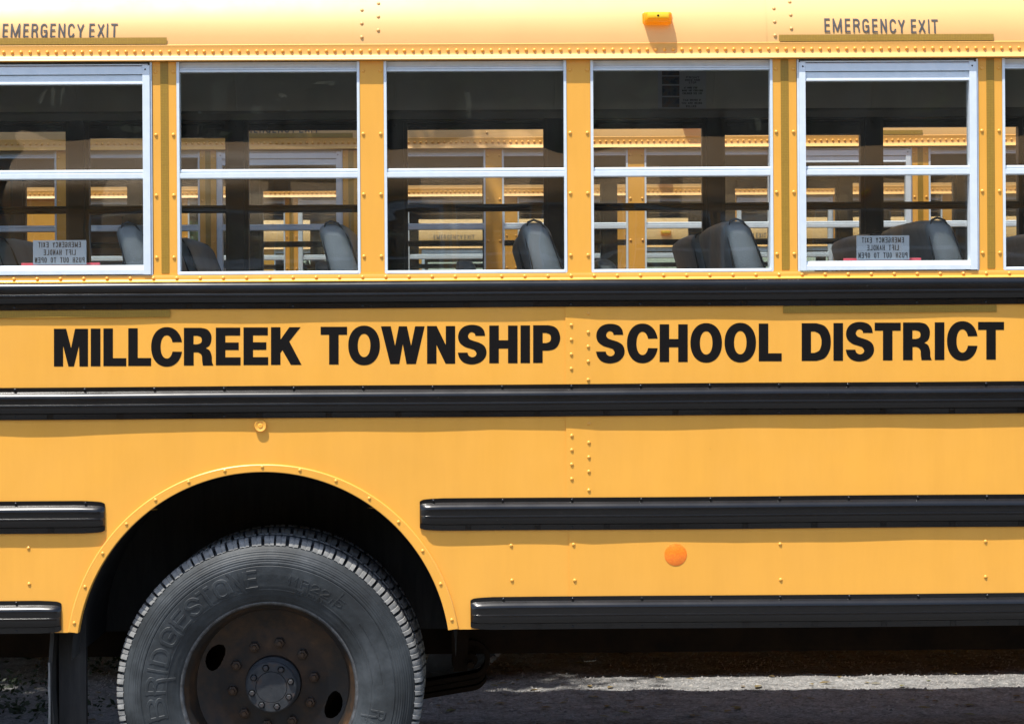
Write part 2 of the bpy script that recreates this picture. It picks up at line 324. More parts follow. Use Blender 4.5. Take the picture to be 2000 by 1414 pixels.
    if ch == 'D':
        o = [(115, 73, 1), (330, 73, 1), (450, 115), (520, 220), (537, 342), (520, 460), (450, 570), (330, 612, 1), (115, 612, 1)]
        h = [(250, 192, 1), (300, 192, 1), (368, 225), (398, 295), (402, 345), (396, 400), (366, 465), (300, 497, 1), (250, 497, 1)]
        return [spline(norm(o, 115, 537, 73, 612)), spline(norm(h, 115, 537, 73, 612))]
def fill(mb, loops, put):
    """triangulate outlines with holes; put maps (x, y) to a point"""
    v3 = [[Vector((x, y, 0)) for x, y in lp] for lp in loops]; flat = [p for lp in v3 for p in lp]
    vs = [put(p.x, p.y) for p in flat]; fs = []
    for t in tessellate_polygon(v3):
        a, c, d = (flat[i] for i in t)
        fs.append(t if (c - a).cross(d - a).z > 0 else (t[0], t[2], t[1]))
    mb.add(vs, fs)

def arc(cx, cy, rx, ry, a0, a1, n=10):
    return [(cx + rx * math.cos(R(a0 + (a1 - a0) * k / n)), cy + ry * math.sin(R(a0 + (a1 - a0) * k / n))) for k in range(n + 1)]
THIN = {
 'E': [[(0, 0), (0, 1)], [(0, 1), (1, 1)], [(0, .53), (.9, .53)], [(0, 0), (1, 0)]], 'F': [[(0, 0), (0, 1)], [(0, 1), (1, 1)], [(0, .52), (.9, .52)]],
 'M': [[(0, 0), (0, 1)], [(0, 1), (.5, .02)], [(.5, .02), (1, 1)], [(1, 1), (1, 0)]], 'N': [[(0, 0), (0, 1)], [(0, 1), (1, 0)], [(1, 0), (1, 1)]],
 'R': [[(0, 0), (0, 1)], [(0, 1), (.5, 1)] + arc(.5, .765, .5, .235, 90, -90)[1:] + [(0, .53)], [(.5, .53), (.85, .42), (.95, .2), (1, 0)]],
 'P': [[(0, 0), (0, 1)], [(0, 1), (.5, 1)] + arc(.5, .75, .5, .25, 90, -90)[1:] + [(0, .5)]],
 'B': [[(0, 0), (0, 1)], [(0, 1), (.5, 1)] + arc(.5, .765, .45, .235, 90, -90)[1:] + [(0, .53)], [(.5, .53)] + arc(.5, .265, .5, .265, 90, -90)[1:] + [(0, 0)]],
 'D': [[(0, 0), (0, 1)], [(0, 1), (.4, 1)] + arc(.4, .5, .6, .5, 90, -90, 14)[1:] + [(0, 0)]],
 'G': [arc(.5, .72, .5, .28, 15, 180) + arc(.5, .28, .5, .28, 180, 360), [(1, .28), (1, .48)], [(.55, .48), (1, .48)], [(1, 0), (1, .3)]],
 'C': [arc(.5, .72, .5, .28, 5, 180) + arc(.5, .28, .5, .28, 180, 355)], 'O': [arc(.5, .7, .5, .3, 0, 180) + arc(.5, .3, .5, .3, 180, 360) + [(1, .7)]],
 'U': [[(0, 1), (0, .3)] + arc(.5, .3, .5, .3, 180, 360)[1:] + [(1, 1)]],
 'S': [arc(.5, .74, .5, .26, 20, 180) + [(.1, .6), (.35, .53), (.65, .47), (.9, .4)] + arc(.5, .26, .5, .26, 0, -160)],
 'Y': [[(0, 1), (.5, .42)], [(1, 1), (.5, .42)], [(.5, .42), (.5, 0)]], 'X': [[(0, 0), (1, 1)], [(0, 1), (1, 0)]], 'I': [[(.5, 0), (.5, 1)]],
 'T': [[(0, 1), (1, 1)], [(.5, 0), (.5, 1)]], 'L': [[(0, 0), (0, 1)], [(0, 0), (1, 0)]], 'H': [[(0, 0), (0, 1)], [(1, 0), (1, 1)], [(0, .5), (1, .5)]],
 'A': [[(0, 0), (.5, 1)], [(.5, 1), (1, 0)], [(.2, .3), (.8, .3)]], '1': [[(.5, 0), (.5, 1)], [(.5, 1), (.2, .8)]],
 '2': [arc(.5, .72, .5, .28, 170, -20) + [(.7, .42), (.2, .15), (0, 0)], [(0, 0), (1, 0)]], '5': [[(1, 1), (.1, 1)], [(.1, 1), (.05, .55)], [(.05, .55)] + arc(.45, .32, .55, .32, 120, -160)], '.': [[(.45, 0), (.55, .06)]],
 'V': [[(0, 1), (.5, 0)], [(1, 1), (.5, 0)]], 'W': [[(0, 1), (.25, 0)], [(.25, 0), (.5, .8)], [(.5, .8), (.75, 0)], [(.75, 0), (1, 1)]], 'K': [[(0, 0), (0, 1)], [(0, .4), (1, 1)], [(.3, .55), (1, 0)]],
}
def thin(mb, ch, x0, x1, y0, y1, pv, ph, put, depth=0.0, sub=1, thick=0):
    """stroke capital in the box; put(x, y, lift) gives the point"""
    sid = 0; wx, wy = x1 - x0 - pv, y1 - y0 - ph
    for st in THIN[ch]:
        P = [(x0 + pv / 2 + p[0] * wx, y0 + ph / 2 + p[1] * wy) for p in st]; Q = []
        for i in range(len(P) - 1):
            for k in range(sub): Q.append(tuple(P[i][q] + (P[i + 1][q] - P[i][q]) * k / sub for q in (0, 1)))
        P = Q + [P[-1]]; n = len(P); Lf = []; Rt = []; lift = depth * (1 + sid); sid += 1
        for i in range(n):
            a, c = P[max(0, i - 1)], P[min(n - 1, i + 1)]; dx, dy = c[0] - a[0], c[1] - a[1]; l = math.hypot(dx, dy) or 1; dx /= l; dy /= l
            nx, ny = -dy, dx; q = math.sqrt((pv * nx) ** 2 + (ph * ny) ** 2) / 2 or 1e-6
            ox, oy = (pv / 2) ** 2 * nx / q, (ph / 2) ** 2 * ny / q
            ex = 0
            if i == 0: ex = -1
            if i == n - 1: ex = 1
            e = (pv * abs(dx) + abs(ph) * abs(dy)) / 2 * ex if min(abs(dx), abs(dy)) < .1 else 0
            cx, cy = P[i][0] + dx * e, P[i][1] + dy * e
            Lf.append((cx + ox, cy + oy)); Rt.append((cx - ox, cy - oy))
        if not thick:
            vs = [put(x, y, lift) for x, y in Lf] + [put(x, y, lift) for x, y in Rt]
            mb.add(vs, [(n + i, n + i + 1, i + 1, i) for i in range(n - 1)])
        else:
            rings = [[put(Lf[i][0], Lf[i][1], 0), put(Lf[i][0] * .85 + Rt[i][0] * .15, Lf[i][1] * .85 + Rt[i][1] * .15, thick + lift), put(Lf[i][0] * .15 + Rt[i][0] * .85, Lf[i][1] * .15 + Rt[i][1] * .85, thick + lift), put(Rt[i][0], Rt[i][1], 0)] for i in range(n)]
            mb.loft(rings, close=False, caps=True)
def line_of_text(mb, text, x0, x1, y0, y1, pv, ph, put, depth=0.0, sub=1, thick=0, gap=.28, space=.65):
    wid = {'I': .35, '1': .5, '.': .3, 'M': 1.35, 'W': 1.4, ' ': space}; tot = sum(wid.get(c, 1) for c in text) + gap * (len(text) - 1); k = (x1 - x0) / tot; x = x0
    for c in text:
        wd = wid.get(c, 1) * k
        if c != ' ': thin(mb, c, x, x + wd, y0, y1, pv, ph, put, depth, sub, thick)
        x += wd + gap * k

# ------------------------------------------------------------------ the bus: dimensions
K = 7.9 / FPX                                             # metres for one photo pixel on the bus side
W = 2.44; XR, XF = -3.70, 7.25                            # width, rear and front end
PIT = (at(1935, 330).x - at(322, 330).x) / 4              # window pitch
PX0 = at(322, 330).x                                      # a pillar
pillars = [PX0 + PIT * k for k in range(-4, 13)]
pillars = [p for p in pillars if XR + .1 < p < XF - .1]
def is_tape(p): return round((p - PX0) / PIT) % 4 in (0, 3)      # pillars on both sides of an emergency window
Z_LIPTOP, Z_LIP, Z_HEAD, Z_MR1, Z_MR0, Z_SILL1, Z_SILL0, Z_BELT = 2.674, 2.621, 2.586, 2.259, 2.228, 1.917, 1.904, 1.882
RAIL = [(Z_BELT, 1.791), (at(1000, 750.8).z, at(1000, 813.6).z), (at(1250, 970.2).z, at(1250, 1033.4).z), (at(1250, 1163).z, at(1250, 1226.5).z)]
Z_SK = RAIL[3][1] + .001
ARC = at(515, 1286); AR = 367.5 * K
SEAM_U, SEAM_L = at(1105, 780).x, at(1112, 1090).x
def wave(x, z): return .0015 * math.sin(1.9 * x + 1.1) * math.sin(2.6 * z + .4) + .0009 * math.sin(4.6 * x + 1.7 * z) + .0007 * math.sin(9.5 * x - 3 * z)
def side_y(x, z):
    return wave(x, z) - (.003 if x > (SEAM_L if z < RAIL[2][0] - .03 else SEAM_U) else 0)
RA, RB = 1.228, .55
def roof_y(z):
    s = min(1, max(0, (z - Z_LIPTOP) / RB)); return -.008 + RA * (1 - math.sqrt(1 - s * s))

bus = empty('school_bus'); tag(bus, 'nearest yellow school bus, filling the picture, its rear wheel in view', 'school bus', 'school buses parked side by side')

# --- side panels with the wheel arch cut out
def panel(x0, x1, z0, z1, off, lbl=None):
    xs = [x0]; x = x0
    while x < x1 - 1e-6:
        near = min(abs(x - (ARC.x - AR)), abs(x - (ARC.x + AR)))
        x = min(x1, x + (.006 if near < .07 else .035)); xs.append(x)
    nz = 10; mb = MB(); vs = []; fs = []
    def bot(x):
        dx = abs(x - ARC.x); zb = z0
        if dx < AR:
            za = ARC.z + math.sqrt(AR * AR - dx * dx)
            if za > zb: zb = za
        return min(zb, z1)
    for x in xs:
        zb = bot(x)
        for k in range(nz + 1):
            z = zb + (z1 - zb) * k / nz; vs.append((x, wave(x, z) + off, z))
    n = nz + 1
    for i in range(len(xs) - 1):
        if z1 - bot(xs[i]) < 1e-4 and z1 - bot(xs[i + 1]) < 1e-4: continue
        for k in range(nz): fs.append((i * n + k, (i + 1) * n + k, (i + 1) * n + k + 1, i * n + k + 1))
    f2 = list(fs); o = len(vs)                                        # sheet thickness
    vs += [(x, y + .0024, z) for x, y, z in vs]; fs += [tuple(i + o for i in reversed(f)) for f in f2]
    from collections import Counter
    ed = Counter(); di = {}
    for f in f2:
        for a, c in zip(f, f[1:] + f[:1]): ed[frozenset((a, c))] += 1; di[frozenset((a, c))] = (a, c)
    for e, q in ed.items():
        if q == 1: a, c = di[e]; fs.append((c, a, a + o, c + o))
    mb.add(vs, fs); return mb.build('side_panel', 'yellow_paint', bus, 40)
ZS = RAIL[2][0] - .03
panel(XR, SEAM_U, ZS, Z_BELT + .004, 0); panel(SEAM_U, XF, ZS, Z_BELT + .004, -.003)
panel(XR, SEAM_L, Z_SK, ZS, 0); panel(SEAM_L, XF, Z_SK, ZS, -.003)

# --- arch flare
mb = MB(); rings = []; a0 = math.asin((Z_SK - ARC.z) / AR)
for k in range(97):
    a = a0 + (math.pi - 2 * a0) * k / 96; c, s = math.cos(a), math.sin(a); wd = .019 + .009 * abs(c)
    rings.append([(ARC.x + r * c, y, ARC.z + r * s) for r, y in ((AR - .006, .03), (AR - .006, -.008), (AR - .004, -.0092), (AR + wd - .0025, -.0092), (AR + wd, -.0075), (AR + wd + .001, .001))])
mb.loft(rings, close=False, caps=False); mb.build('arch_flare', 'yellow_paint', bus, 18)
mb = MB()
for k in range(15):
    a = a0 + .05 + (math.pi - 2 * a0 - .1) * k / 14; c, s = math.cos(a), math.sin(a); r = AR + .012
    x, z = ARC.x + r * c, ARC.z + r * s; mb.dome(x, -.009, z, .0062, .004, 8)
mb.build('flare_screws', 'yellow_paint', bus, 40, 'stuff')

# --- rub rails
def rail(x0, x1, z1, z0, lip=True, ends=(False, False)):
    h = z1 - z0; hp = h / K                                            # height in photo pixels
    if lip: prof = [(0, .002), (0, -.0035), (8.5, -.0035), (10, -.006), (14, -.016), (18.5, -.0205), (22, -.0215), (31, -.0195), (33, -.0195), (34.4, -.0235), (37, -.0245), (47, -.0225), (50, -.019), (52.5, -.0065), (hp - .6, -.0055), (hp, -.0055), (hp, .002)]
    else: prof = [(0, .002), (0, -.008), (2, -.014), (6, -.0195), (9, -.0215), (21, -.0195), (22.6, -.0195), (24, -.0235), (27, -.0245), (37, -.0225), (40, -.019), (42.5, -.0065), (hp, -.0055), (hp, .002)]
    lo = 8.5 if lip else 0; hi = 52.5 if lip else 42.5
    xs = [(x0, 0, 1)] if not ends[0] else [(x0, .0, .80), (x0 + .004, .35, .86), (x0 + .012, .78, .92), (x0 + .024, .97, .95), (x0 + .04, 1, .97), (x0 + .075, 1, 1)]
    n = 20
    if not ends[0]: xs = [(x0, 1, 1)]
    xa, xb = xs[-1][0], x1 - (.075 if ends[1] else 0)
    m = max(2, int((xb - xa) / .12)); xs += [(xa + (xb - xa) * k / m, 1, 1) for k in range(1, m + 1)]
    if ends[1]: xs += [(x1 - .04, 1, .97), (x1 - .024, .97, .95), (x1 - .012, .78, .92), (x1 - .004, .35, .86), (x1, 0, .80)]
    rings = []
    for x, f, q in xs:
        rg = []
        for p, y in prof:
            pp = hp / 2 + (p - hp / 2) * q
            yy = y if y > -.0056 else -.0055 + (y + .0055) * f
            zz = z1 - pp * K; bd = .0007 * math.sin(6.1 * x + z1 * 9) + .0005 * math.sin(14.3 * x + z1 * 5); rg.append((x, yy + min(0, side_y(x, zz)) + (bd if y < -.006 else 0), zz + .0006 * math.sin(4.3 * x + z1 * 7)))
        rings.append(rg)
    mb = MB(); mb.loft(rings[::-1]); return mb.build('rub_rail', 'black_rail', bus, 28)
SCR = at(500 + 286 / 3.928, 595).x; SP = 135.4 * K
def screws(x0, x1, z1, z0, lip, par):
    mb = MB(); x = SCR - math.floor((SCR - x0 - .02) / SP) * SP
    while x < x1 - .01:
        y = min(0, side_y(x, z0)) - .0052
        mb.dome(x, y, z0 + .0085, .0048, .003, 8)
        if lip: mb.dome(x, y + .002, z1 - .0075, .0055, .0045, 8)
        xc = x + SP / 2
        if xc < x1 - .02:
            mb.box(xc - .010, xc - .007, y - .0045, y + .002, z0 + .001, z0 + .018); mb.box(xc + .007, xc + .010, y - .0045, y + .002, z0 + .001, z0 + .018); mb.box(xc - .007, xc + .007, y - .0025, y + .002, z0 + .003, z0 + .016)
        x += SP
    mb.build('rail_screws', 'black_rail', par, 40, 'stuff')
for args, lip, ends in [((XR, XF, *RAIL[0]), False, (0, 0)), ((XR, XF, *RAIL[1]), True, (0, 0)),
                        ((XR, at(205, 1005).x, *RAIL[2]), True, (0, 1)), ((at(820, 1005).x, XF, *RAIL[2]), True, (1, 0)),
                        ((XR, at(120, 1200).x, *RAIL[3]), True, (0, 1)), ((at(919, 1200).x, XF, *RAIL[3]), True, (1, 0))]:
    r_ = rail(*args, lip=lip, ends=ends); screws(*args, lip, r_)

# --- belt strip under the windows
mb = MB(); prof = [(.03, Z_SILL0 + .001), (-.004, Z_SILL0 + .001), (-.0052, Z_SILL0 - .003), (-.0052, Z_BELT + .008), (-.008, Z_BELT + .004), (-.013, Z_BELT + .0012), (-.013, Z_BELT - .0005), (.004, Z_BELT - .0005)]
mb.extr(prof, XR, XF); bs = mb.build('belt_strip', 'yellow_paint', bus, 30)
mb = MB(); x = at(500 + 106 / 3.928, 540).x; st = 45.2 * K; x -= math.floor((x - XR) / st) * st
while x < XF: mb.dome(x, -.0052, Z_SILL0 - .0085, .0062, .0048); x += st
mb.build('rivet_row', 'yellow_paint', bs, 40, 'stuff')

# --- pillars
PW = 23.3 * K
pmb = MB(); pmb.extr([(.0, Z_SILL0 - .002), (.0, Z_HEAD + .034), (.05, Z_HEAD + .034), (.05, Z_SILL0 - .002)][::-1], -PW, PW)
pmb.box(-PW - .003, PW + .003, -.0035, .0005, Z_SILL0 - .001, Z_SILL0 + .004)
pme = pmb.mesh('pillar')
rmb = MB()
for py in (139, 262, 380, 501):
    z = at(724, py).z
    for s in (-1, 1): rmb.dome(s * 16.9 * K, 0, z, .0064, .0043)
rme = rmb.mesh('rivets', 40)
tmb = MB(); tmb.box(-7.6 * K, 7.6 * K, -.0012, .0002, Z_SILL0 + .006, Z_HEAD + .033)
for q in range(9): zz = Z_SILL0 + .06 + q * .078; tmb.box(-7.6 * K, 7.6 * K, -.0015, -.0011, zz, zz + .0012)
tme = tmb.mesh('tape', 0)
bmb = MB(); bmb.box(-PW + .01, PW - .01, .05, .075, Z_SILL0 - .9, Z_HEAD + .05)
for p in pillars:
    o = link('pillar', pme, 'yellow_paint', bus); o.location.x = p
    r_ = link('rivets', rme, 'yellow_paint', o, 'stuff')
    if is_tape(p): link('reflective_tape', tme, 'reflective_tape', o)

# --- roof, drip rail
lipprof = [(.04, 2.6235), (-.021, 2.6205), (-.0242, 2.6215), (-.0247, 2.6235), (-.021, 2.6285), (-.016, 2.633), (-.0118, 2.638), (-.0105, 2.645), (-.0105, 2.6715), (-.0112, 2.674), (-.0095, 2.676), (.04, 2.676)]
mb = MB(); mb.extr(lipprof, XR, XF); dr = mb.build('drip_rail', 'drip_paint', bus, 50)
mb = MB(); st = 16.93 * K; x = at(500 + 73 / 3.928, 101).x; x -= math.floor((x - XR) / st) * st; zr = at(1000, 99.3).z
while x < XF: mb.dome(x + random.uniform(-.0006, .0006), -.0105, zr + random.uniform(-.0004, .0004), .0062, .0055, 10); x += st
mb.build('rivet_row', 'yellow_paint', dr, 40, 'stuff')
def roof_ring(x, off, n=56):
    pts = []
    for k in range(n + 1):
        t = math.pi * (k / n); c = math.cos(t); s = math.sin(t)
        pts.append((x, W / 2 - (RA + off) * c, Z_LIPTOP + (RB + off) * s))
    return pts
SR = at(690, 40).x; xs = [SR + 2 * PIT * k for k in range(-3, 7)]; xs = [XR] + [x for x in xs if XR + .1 < x < XF - .1] + [XF]
for i in range(len(xs) - 1):
    mb = MB(); a, c = xs[i], xs[i + 1]
    off = .0018 if i % 2 else 0.0
    outer = [roof_ring(x, off) for x in (a, (a + c) / 2, c)]; n = len(outer[0])
    mb.loft(outer, close=False, caps=False)
    mb.add(roof_ring(a, off) + roof_ring(a, -.004), [(k, n + k, n + k + 1, k + 1) for k in range(n - 1)])
    mb.add(roof_ring(c, off) + roof_ring(c, -.004), [(k + 1, n + k + 1, n + k, k) for k in range(n - 1)])
    ro = mb.build('roof_panel', 'roof_paint', bus, 40)
    if i:
        mb = MB()
        for q in range(26):
            for dx, dz in ((16.5, .0), (48.7, .5)):
                z = at(706, 74).z + .0505 * (q + dz) * .93
                if z < Z_LIPTOP + RB * .92: mb.dome(a + dx * K, roof_y(z) - off, z, .0062, .0045)
        mb.build('rivets', 'roof_paint', ro, 40, 'stuff')
# tape and words above each emergency window
EMW = [p for p in pillars if round((p - PX0) / PIT) % 4 == 3]
zt0, zt1 = 2.6785, 2.7005
for p in EMW:
    x0, x1 = p - 11 * K, p + PIT + 6 * K
    mb = MB(); g0 = []
    for x in (x0, p + .47, p + .4703, x1): g0.append([(x, roof_y(z) - .0035, z) for z in (zt0, (zt0 + zt1) / 2, zt1)])
    mb.loft(g0[::-1], close=False, caps=False); mb.build('reflective_tape', 'reflective_tape', bus)
    mb = MB(); mb.box(p - 6 * K, p + PIT + 9 * K, -.0062, -.0045, 1.7655, 1.789); mb.build('reflective_tape', 'reflective_tape', bus, 0)
    if p < 3.5:
        k = round((p - PX0) / PIT); right = k == 3
        if right: xs_ = [(1590 + a / 7.407, 1590 + c / 7.407) for a, c in ((147, 228), (267, 400), (443, 523), (562, 660), (695, 795), (837, 917), (957, 1050), (1090, 1185), (1210, 1315), (1397, 1475), (1505, 1610), (1645, 1668), (1695, 1790))]; bl = (1608, 63.9, 1832, 66.3)
        else: xs_ = [(a / 3.928, c / 3.928) for a, c in ((22, 64), (84, 156), (180, 222), (243, 293), (313, 365), (387, 428), (449, 502), (523, 574), (590, 648), (686, 728), (748, 803), (819, 831), (852, 904))]; bl = (5.6, 74.5, 230, 74.3)
        mb = MB()
        def put(x, y, lift):
            q = at(x, y); return (q.x, roof_y(q.z) - .0022 - lift, q.z)
        for ch, (a, c) in zip('EMERGENCYEXIT', xs_):
            yb = bl[1] + (bl[3] - bl[1]) * ((a + c) / 2 - bl[0]) / (bl[2] - bl[0])
            thin(mb, ch, a, c, yb, yb - 27.7, 3.2 if ch != 'I' else 2.8, -3.2, put, .00008, 2)
        mb.f = [f[::-1] for f in mb.f]
        mb.build('lettering', 'decal_letter', bus, 0, label='dark grey EMERGENCY EXIT lettering')

# --- marker lamp
q = at(1283.5, 38); mb = MB(); ly = roof_y(q.z) + .003
def rr(hw, hh, r, y, dz=0, n=5):
    o = []
    for cx, cz, a in ((hw - r, hh - r, 0), (-hw + r, hh - r, 90), (-hw + r, -hh + r, 180), (hw - r, -hh + r, 270)):
        for k in range(n + 1): t = R(a + 90 * k / n); o.append((q.x + cx + r * math.cos(t), y, q.z + dz + cz + r * math.sin(t)))
    return o
lamp = MB().loft([rr(.0495, .0235, .008, ly), rr(.0495, .0235, .008, ly - .008), rr(.048, .022, .008, ly - .0095)]).build('marker_lamp', 'amber_lens', bus, 40, label='amber marker lamp')
lr = [rr(.047, .0205, .009, ly - .0096), rr(.0462, .0198, .010, ly - .028, .0005)]
for k in range(1, 7):
    t = k / 6 * math.pi / 2; lr.append(rr(.0462 - .012 * (1 - math.cos(t)), .0198 - .011 * (1 - math.cos(t)), .010 - .003 * k / 6, ly - .028 - .026 * math.sin(t), .0005 + .004 * (1 - math.cos(t))))
MB().loft(lr).build('lens', 'amber_lens', lamp, 50)
MB().loft([rr(.036, .0088, .004, ly - .050, .0065), rr(.036, .0088, .004, ly - .0545, .0065), rr(.034, .0075, .004, ly - .0555, .0065)]).build('lens_insert', 'amber_insert', lamp, 40)
mb = MB(); mb.dome(q.x, ly - .0553, q.z + .006, .004, .002, 8); mb.build('screw', 'chassis_metal', lamp, 40)

# --- big lettering
TXT = {'MILLCREEK': [(105.1, 171.7), (177.1, 196), (201.8, 246.6), (250.4, 295.2), (295.2, 354), (359.2, 416.8), (421.6, 469.9), (475.6, 523.8), (529.2, 589)],
       'TOWNSHIP': [(626.2, 677.9), (680.2, 742), (744, 829.4), (834.1, 889), (894.2, 950.2), (955.6, 1010.8), (1016.6, 1035.1), (1041.2, 1094.2)],
       'SCHOOL': [(1163.9, 1219.8), (1224.3, 1282.6), (1288.1, 1343), (1348.2, 1409.9), (1414.9, 1476.3), (1481.7, 1526.5)],
       'DISTRICT': [(1565.5, 1622.5), (1627.6, 1646.3), (1651.7, 1707), (1708.2, 1759), (1763.5, 1819.5), (1825.3, 1844.1), (1849.2, 1907.1), (1909.8, 1960.6)]}
for word, spans in TXT.items():
    mb = MB()
    for ch, (a, c) in zip(word, spans):
        xm = (a + c) / 2; yb = 715.8 + (702.4 - 715.8) * (xm - 140) / (1935 - 140); H = 73.6
        def put(x, y):
            p = at(a + (c - a) * x, yb - H * y); return (p.x, side_y(p.x, p.z) - .0006, p.z)
        fill(mb, bold(ch, c - a), put)
    mb.build('lettering', 'vinyl_letter', bus, 0, label='heavy black %s lettering' % word)

# --- rivets on the side panels
def rivets(pts, name='rivets'):
    mb = MB()
    for px, py in pts:
        p = at(px, py); mb.dome(p.x, side_y(p.x, p.z) + .0003, p.z, .0064, .0043)
    mb.build(name, 'yellow_paint', bus, 40, 'stuff')
rivets([(1115.7, y) for y in (635, 663.5, 692, 720)] + [(1148.7, y) for y in (612, 649, 677, 706, 741.6)])
rivets([(1116.6, y) for y in (850.6, 878.6, 906.6, 935)] + [(1150, y) for y in (827, 864, 892.5, 920.5, 957)])
rivets([(1120, 1063), (1122.5, 1133), (998.5, 1065), (1000, 1133), (1523.5, 1062), (1524.5, 1131.5), (1924.5, 1057), (1924.5, 1126), (55.5, 1070), (57, 1140)])
p = at(509, 831.5); mb = MB(); mb.lathe([(.0, -.011), (.0065, -.011), (.0085, -.0085), (.0185, -.0115), (.0200, -.0095), (.0200, .002)][:], 28, p.x, p.z)
cap = mb.build('plug_cap', 'yellow_paint', bus, 40)
p = at(1319.5, 1082.5); mb = MB(); mb.lathe([(.0, -.0052), (.0365, -.0052), (.038, -.0046), (.0385, .0)], 48, p.x, p.z); mb.build('reflector', 'orange_reflector', bus, 40, label='round orange reflector')

# --- windows
def frame_regular(mat_dark=False):
    pass
OX = PIT - 2 * PW                                          # clear opening between pillars
def window(p, em):
    mb = MB(); x0, x1 = p + PW + .0006, p + PIT - PW - .0006
    if not em:
        j = .0088
        mb.box(x0, x0 + j, -.002, .045, Z_SILL0 + .002, 2.619); mb.box(x1 - j, x1, -.002, .045, Z_SILL0 + .002, 2.619)
        a, c = x0 + j + .0002, x1 - j - .0002
        mb.extr([(.016, 2.619), (.016, 2.600), (.012, 2.599), (.006, 2.598), (.006, 2.594), (.009, 2.593), (.006, 2.592), (.006, Z_HEAD), (.045, Z_HEAD), (.045, 2.619)][::-1][::-1], a, c)
        mb.extr([(-.0045, Z_SILL0 + .0025), (-.0045, Z_SILL1 - .004), (-.002, Z_SILL1 - .001), (.016, Z_SILL1), (.05, Z_SILL1 + .001), (.05, Z_SILL0 + .0025)][::-1], a, c)
        fr = mb.build('window', 'aluminium', bus, 30); ya = .004; zt, zb = Z_HEAD + .004, Z_SILL1 - .004
    else:
        j0, j1 = .0285, .0315; Y0 = -.010
        mb.box(x0, x0 + .006, -.003, .045, Z_SILL0 + .002, 2.619); mb.box(x1 - .006, x1, -.003, .045, Z_SILL0 + .002, 2.619)
        zt1_ = 2.6055
        mb.extr([(Y0, 0), (Y0, 1)], 0, 0, False, False)
        mb.v.clear(); mb.f.clear()
        mb.box(x0 + .001, x0 + .007, -.004, .045, Z_SILL0 + .0025, 2.6185); mb.box(x1 - .007, x1 - .001, -.004, .045, Z_SILL0 + .0025, 2.6185)
        mb.box(x0 + .0075, x0 + j0, Y0, .04, 1.9085, zt1_ + .002); mb.box(x1 - j1, x1 - .0075, Y0, .04, 1.9085, zt1_ + .002)
        a, c = x0 + j0 + .0003, x1 - j1 - .0003
        mb.box(x0 + .012, x1 - .014, -.004, .04, 2.6085, 2.6125)
        mb.extr([(Y0 + .001, 2.578), (Y0 + .001, 2.602), (Y0 + .004, 2.6055), (.04, 2.6055), (.04, 2.578)][::-1], a, c)
        mb.extr([(Y0 + .004, 2.546), (Y0 + .004, 2.551), (Y0 + .006, 2.552), (Y0 + .006, 2.574), (.0, 2.5765), (.04, 2.5765), (.04, 2.546)][::-1], a, c)
        mb.extr([(Y0 + .001, 1.9095), (Y0 + .001, 1.924), (Y0 + .004, 1.926), (Y0 + .006, 1.936), (.004, 1.940), (.05, 1.941), (.05, 1.9095)][::-1], a, c)
        fr = mb.build('emergency_window', 'aluminium', bus, 30); zt, zb = 2.550, 1.936
        mb = MB()
        for xx in (x0 + .020, x1 - .022): mb.dome(xx, Y0, 2.594, .003, .0015, 8)
        mb.build('screws', 'chassis_metal', fr, 40, 'stuff')
    yo = -.004 if em else 0
    MB().extr([(.004 + yo, 2.2505), (.004 + yo, 2.257), (.007 + yo, 2.2592), (.03, 2.2592), (.03, Z_MR0), (.003 + yo, Z_MR0), (-.001 + yo, 2.231), (-.001 + yo, 2.246), (.006 + yo, 2.248), (.008 + yo, 2.2505)][::-1], a, c).build('meeting_rail', 'aluminium', fr, 30)
    MB().box(a - .004, c + .004, .019, .0225, 2.252, zt).build('pane', 'window_glass', fr, 0)
    MB().box(a - .004, c + .004, .031, .0345, zb, 2.24).build('pane', 'window_glass', fr, 0)
    if em:
        cx = (p + p + PIT) / 2 - .0125; sx0, sx1 = cx - .0895, cx + .0895; z0, z1 = 1.9435, 2.026
        st = MB().box(sx0, sx1, .0362, .0372, z0, z1).build('exit_sticker', 'sticker_film', fr, 0, label='mirrored exit instructions sticker')
        mb = MB(); hh = (z1 - z0) / 3.2
        for i, (t, fw) in enumerate((('EMERGENCY EXIT', .80), ('LIFT HANDLE', .60), ('PUSH OUT TO OPEN', .93))):
            zz = z1 - .0045 - (i + 1) * hh + .006; hw = fw * .0895
            line_of_text(mb, t, -hw, hw, zz, zz + .0185, .0027, .0027, lambda x, y, l: (cx - x, .0359 - l, y), .00005, 1, 0, .34, 1.0)
        mb.build('sticker_text', 'sticker_ink', st, 0) if False else mb.build('lettering', 'sticker_ink', fr, 0)
        MB().box(cx - .132, cx + .132, .05, .062, 1.9425, 1.9505).build('release_handle', 'red_handle', fr, 0)
for k in range(len(pillars) - 1): window(pillars[k], pillars[k] in EMW)

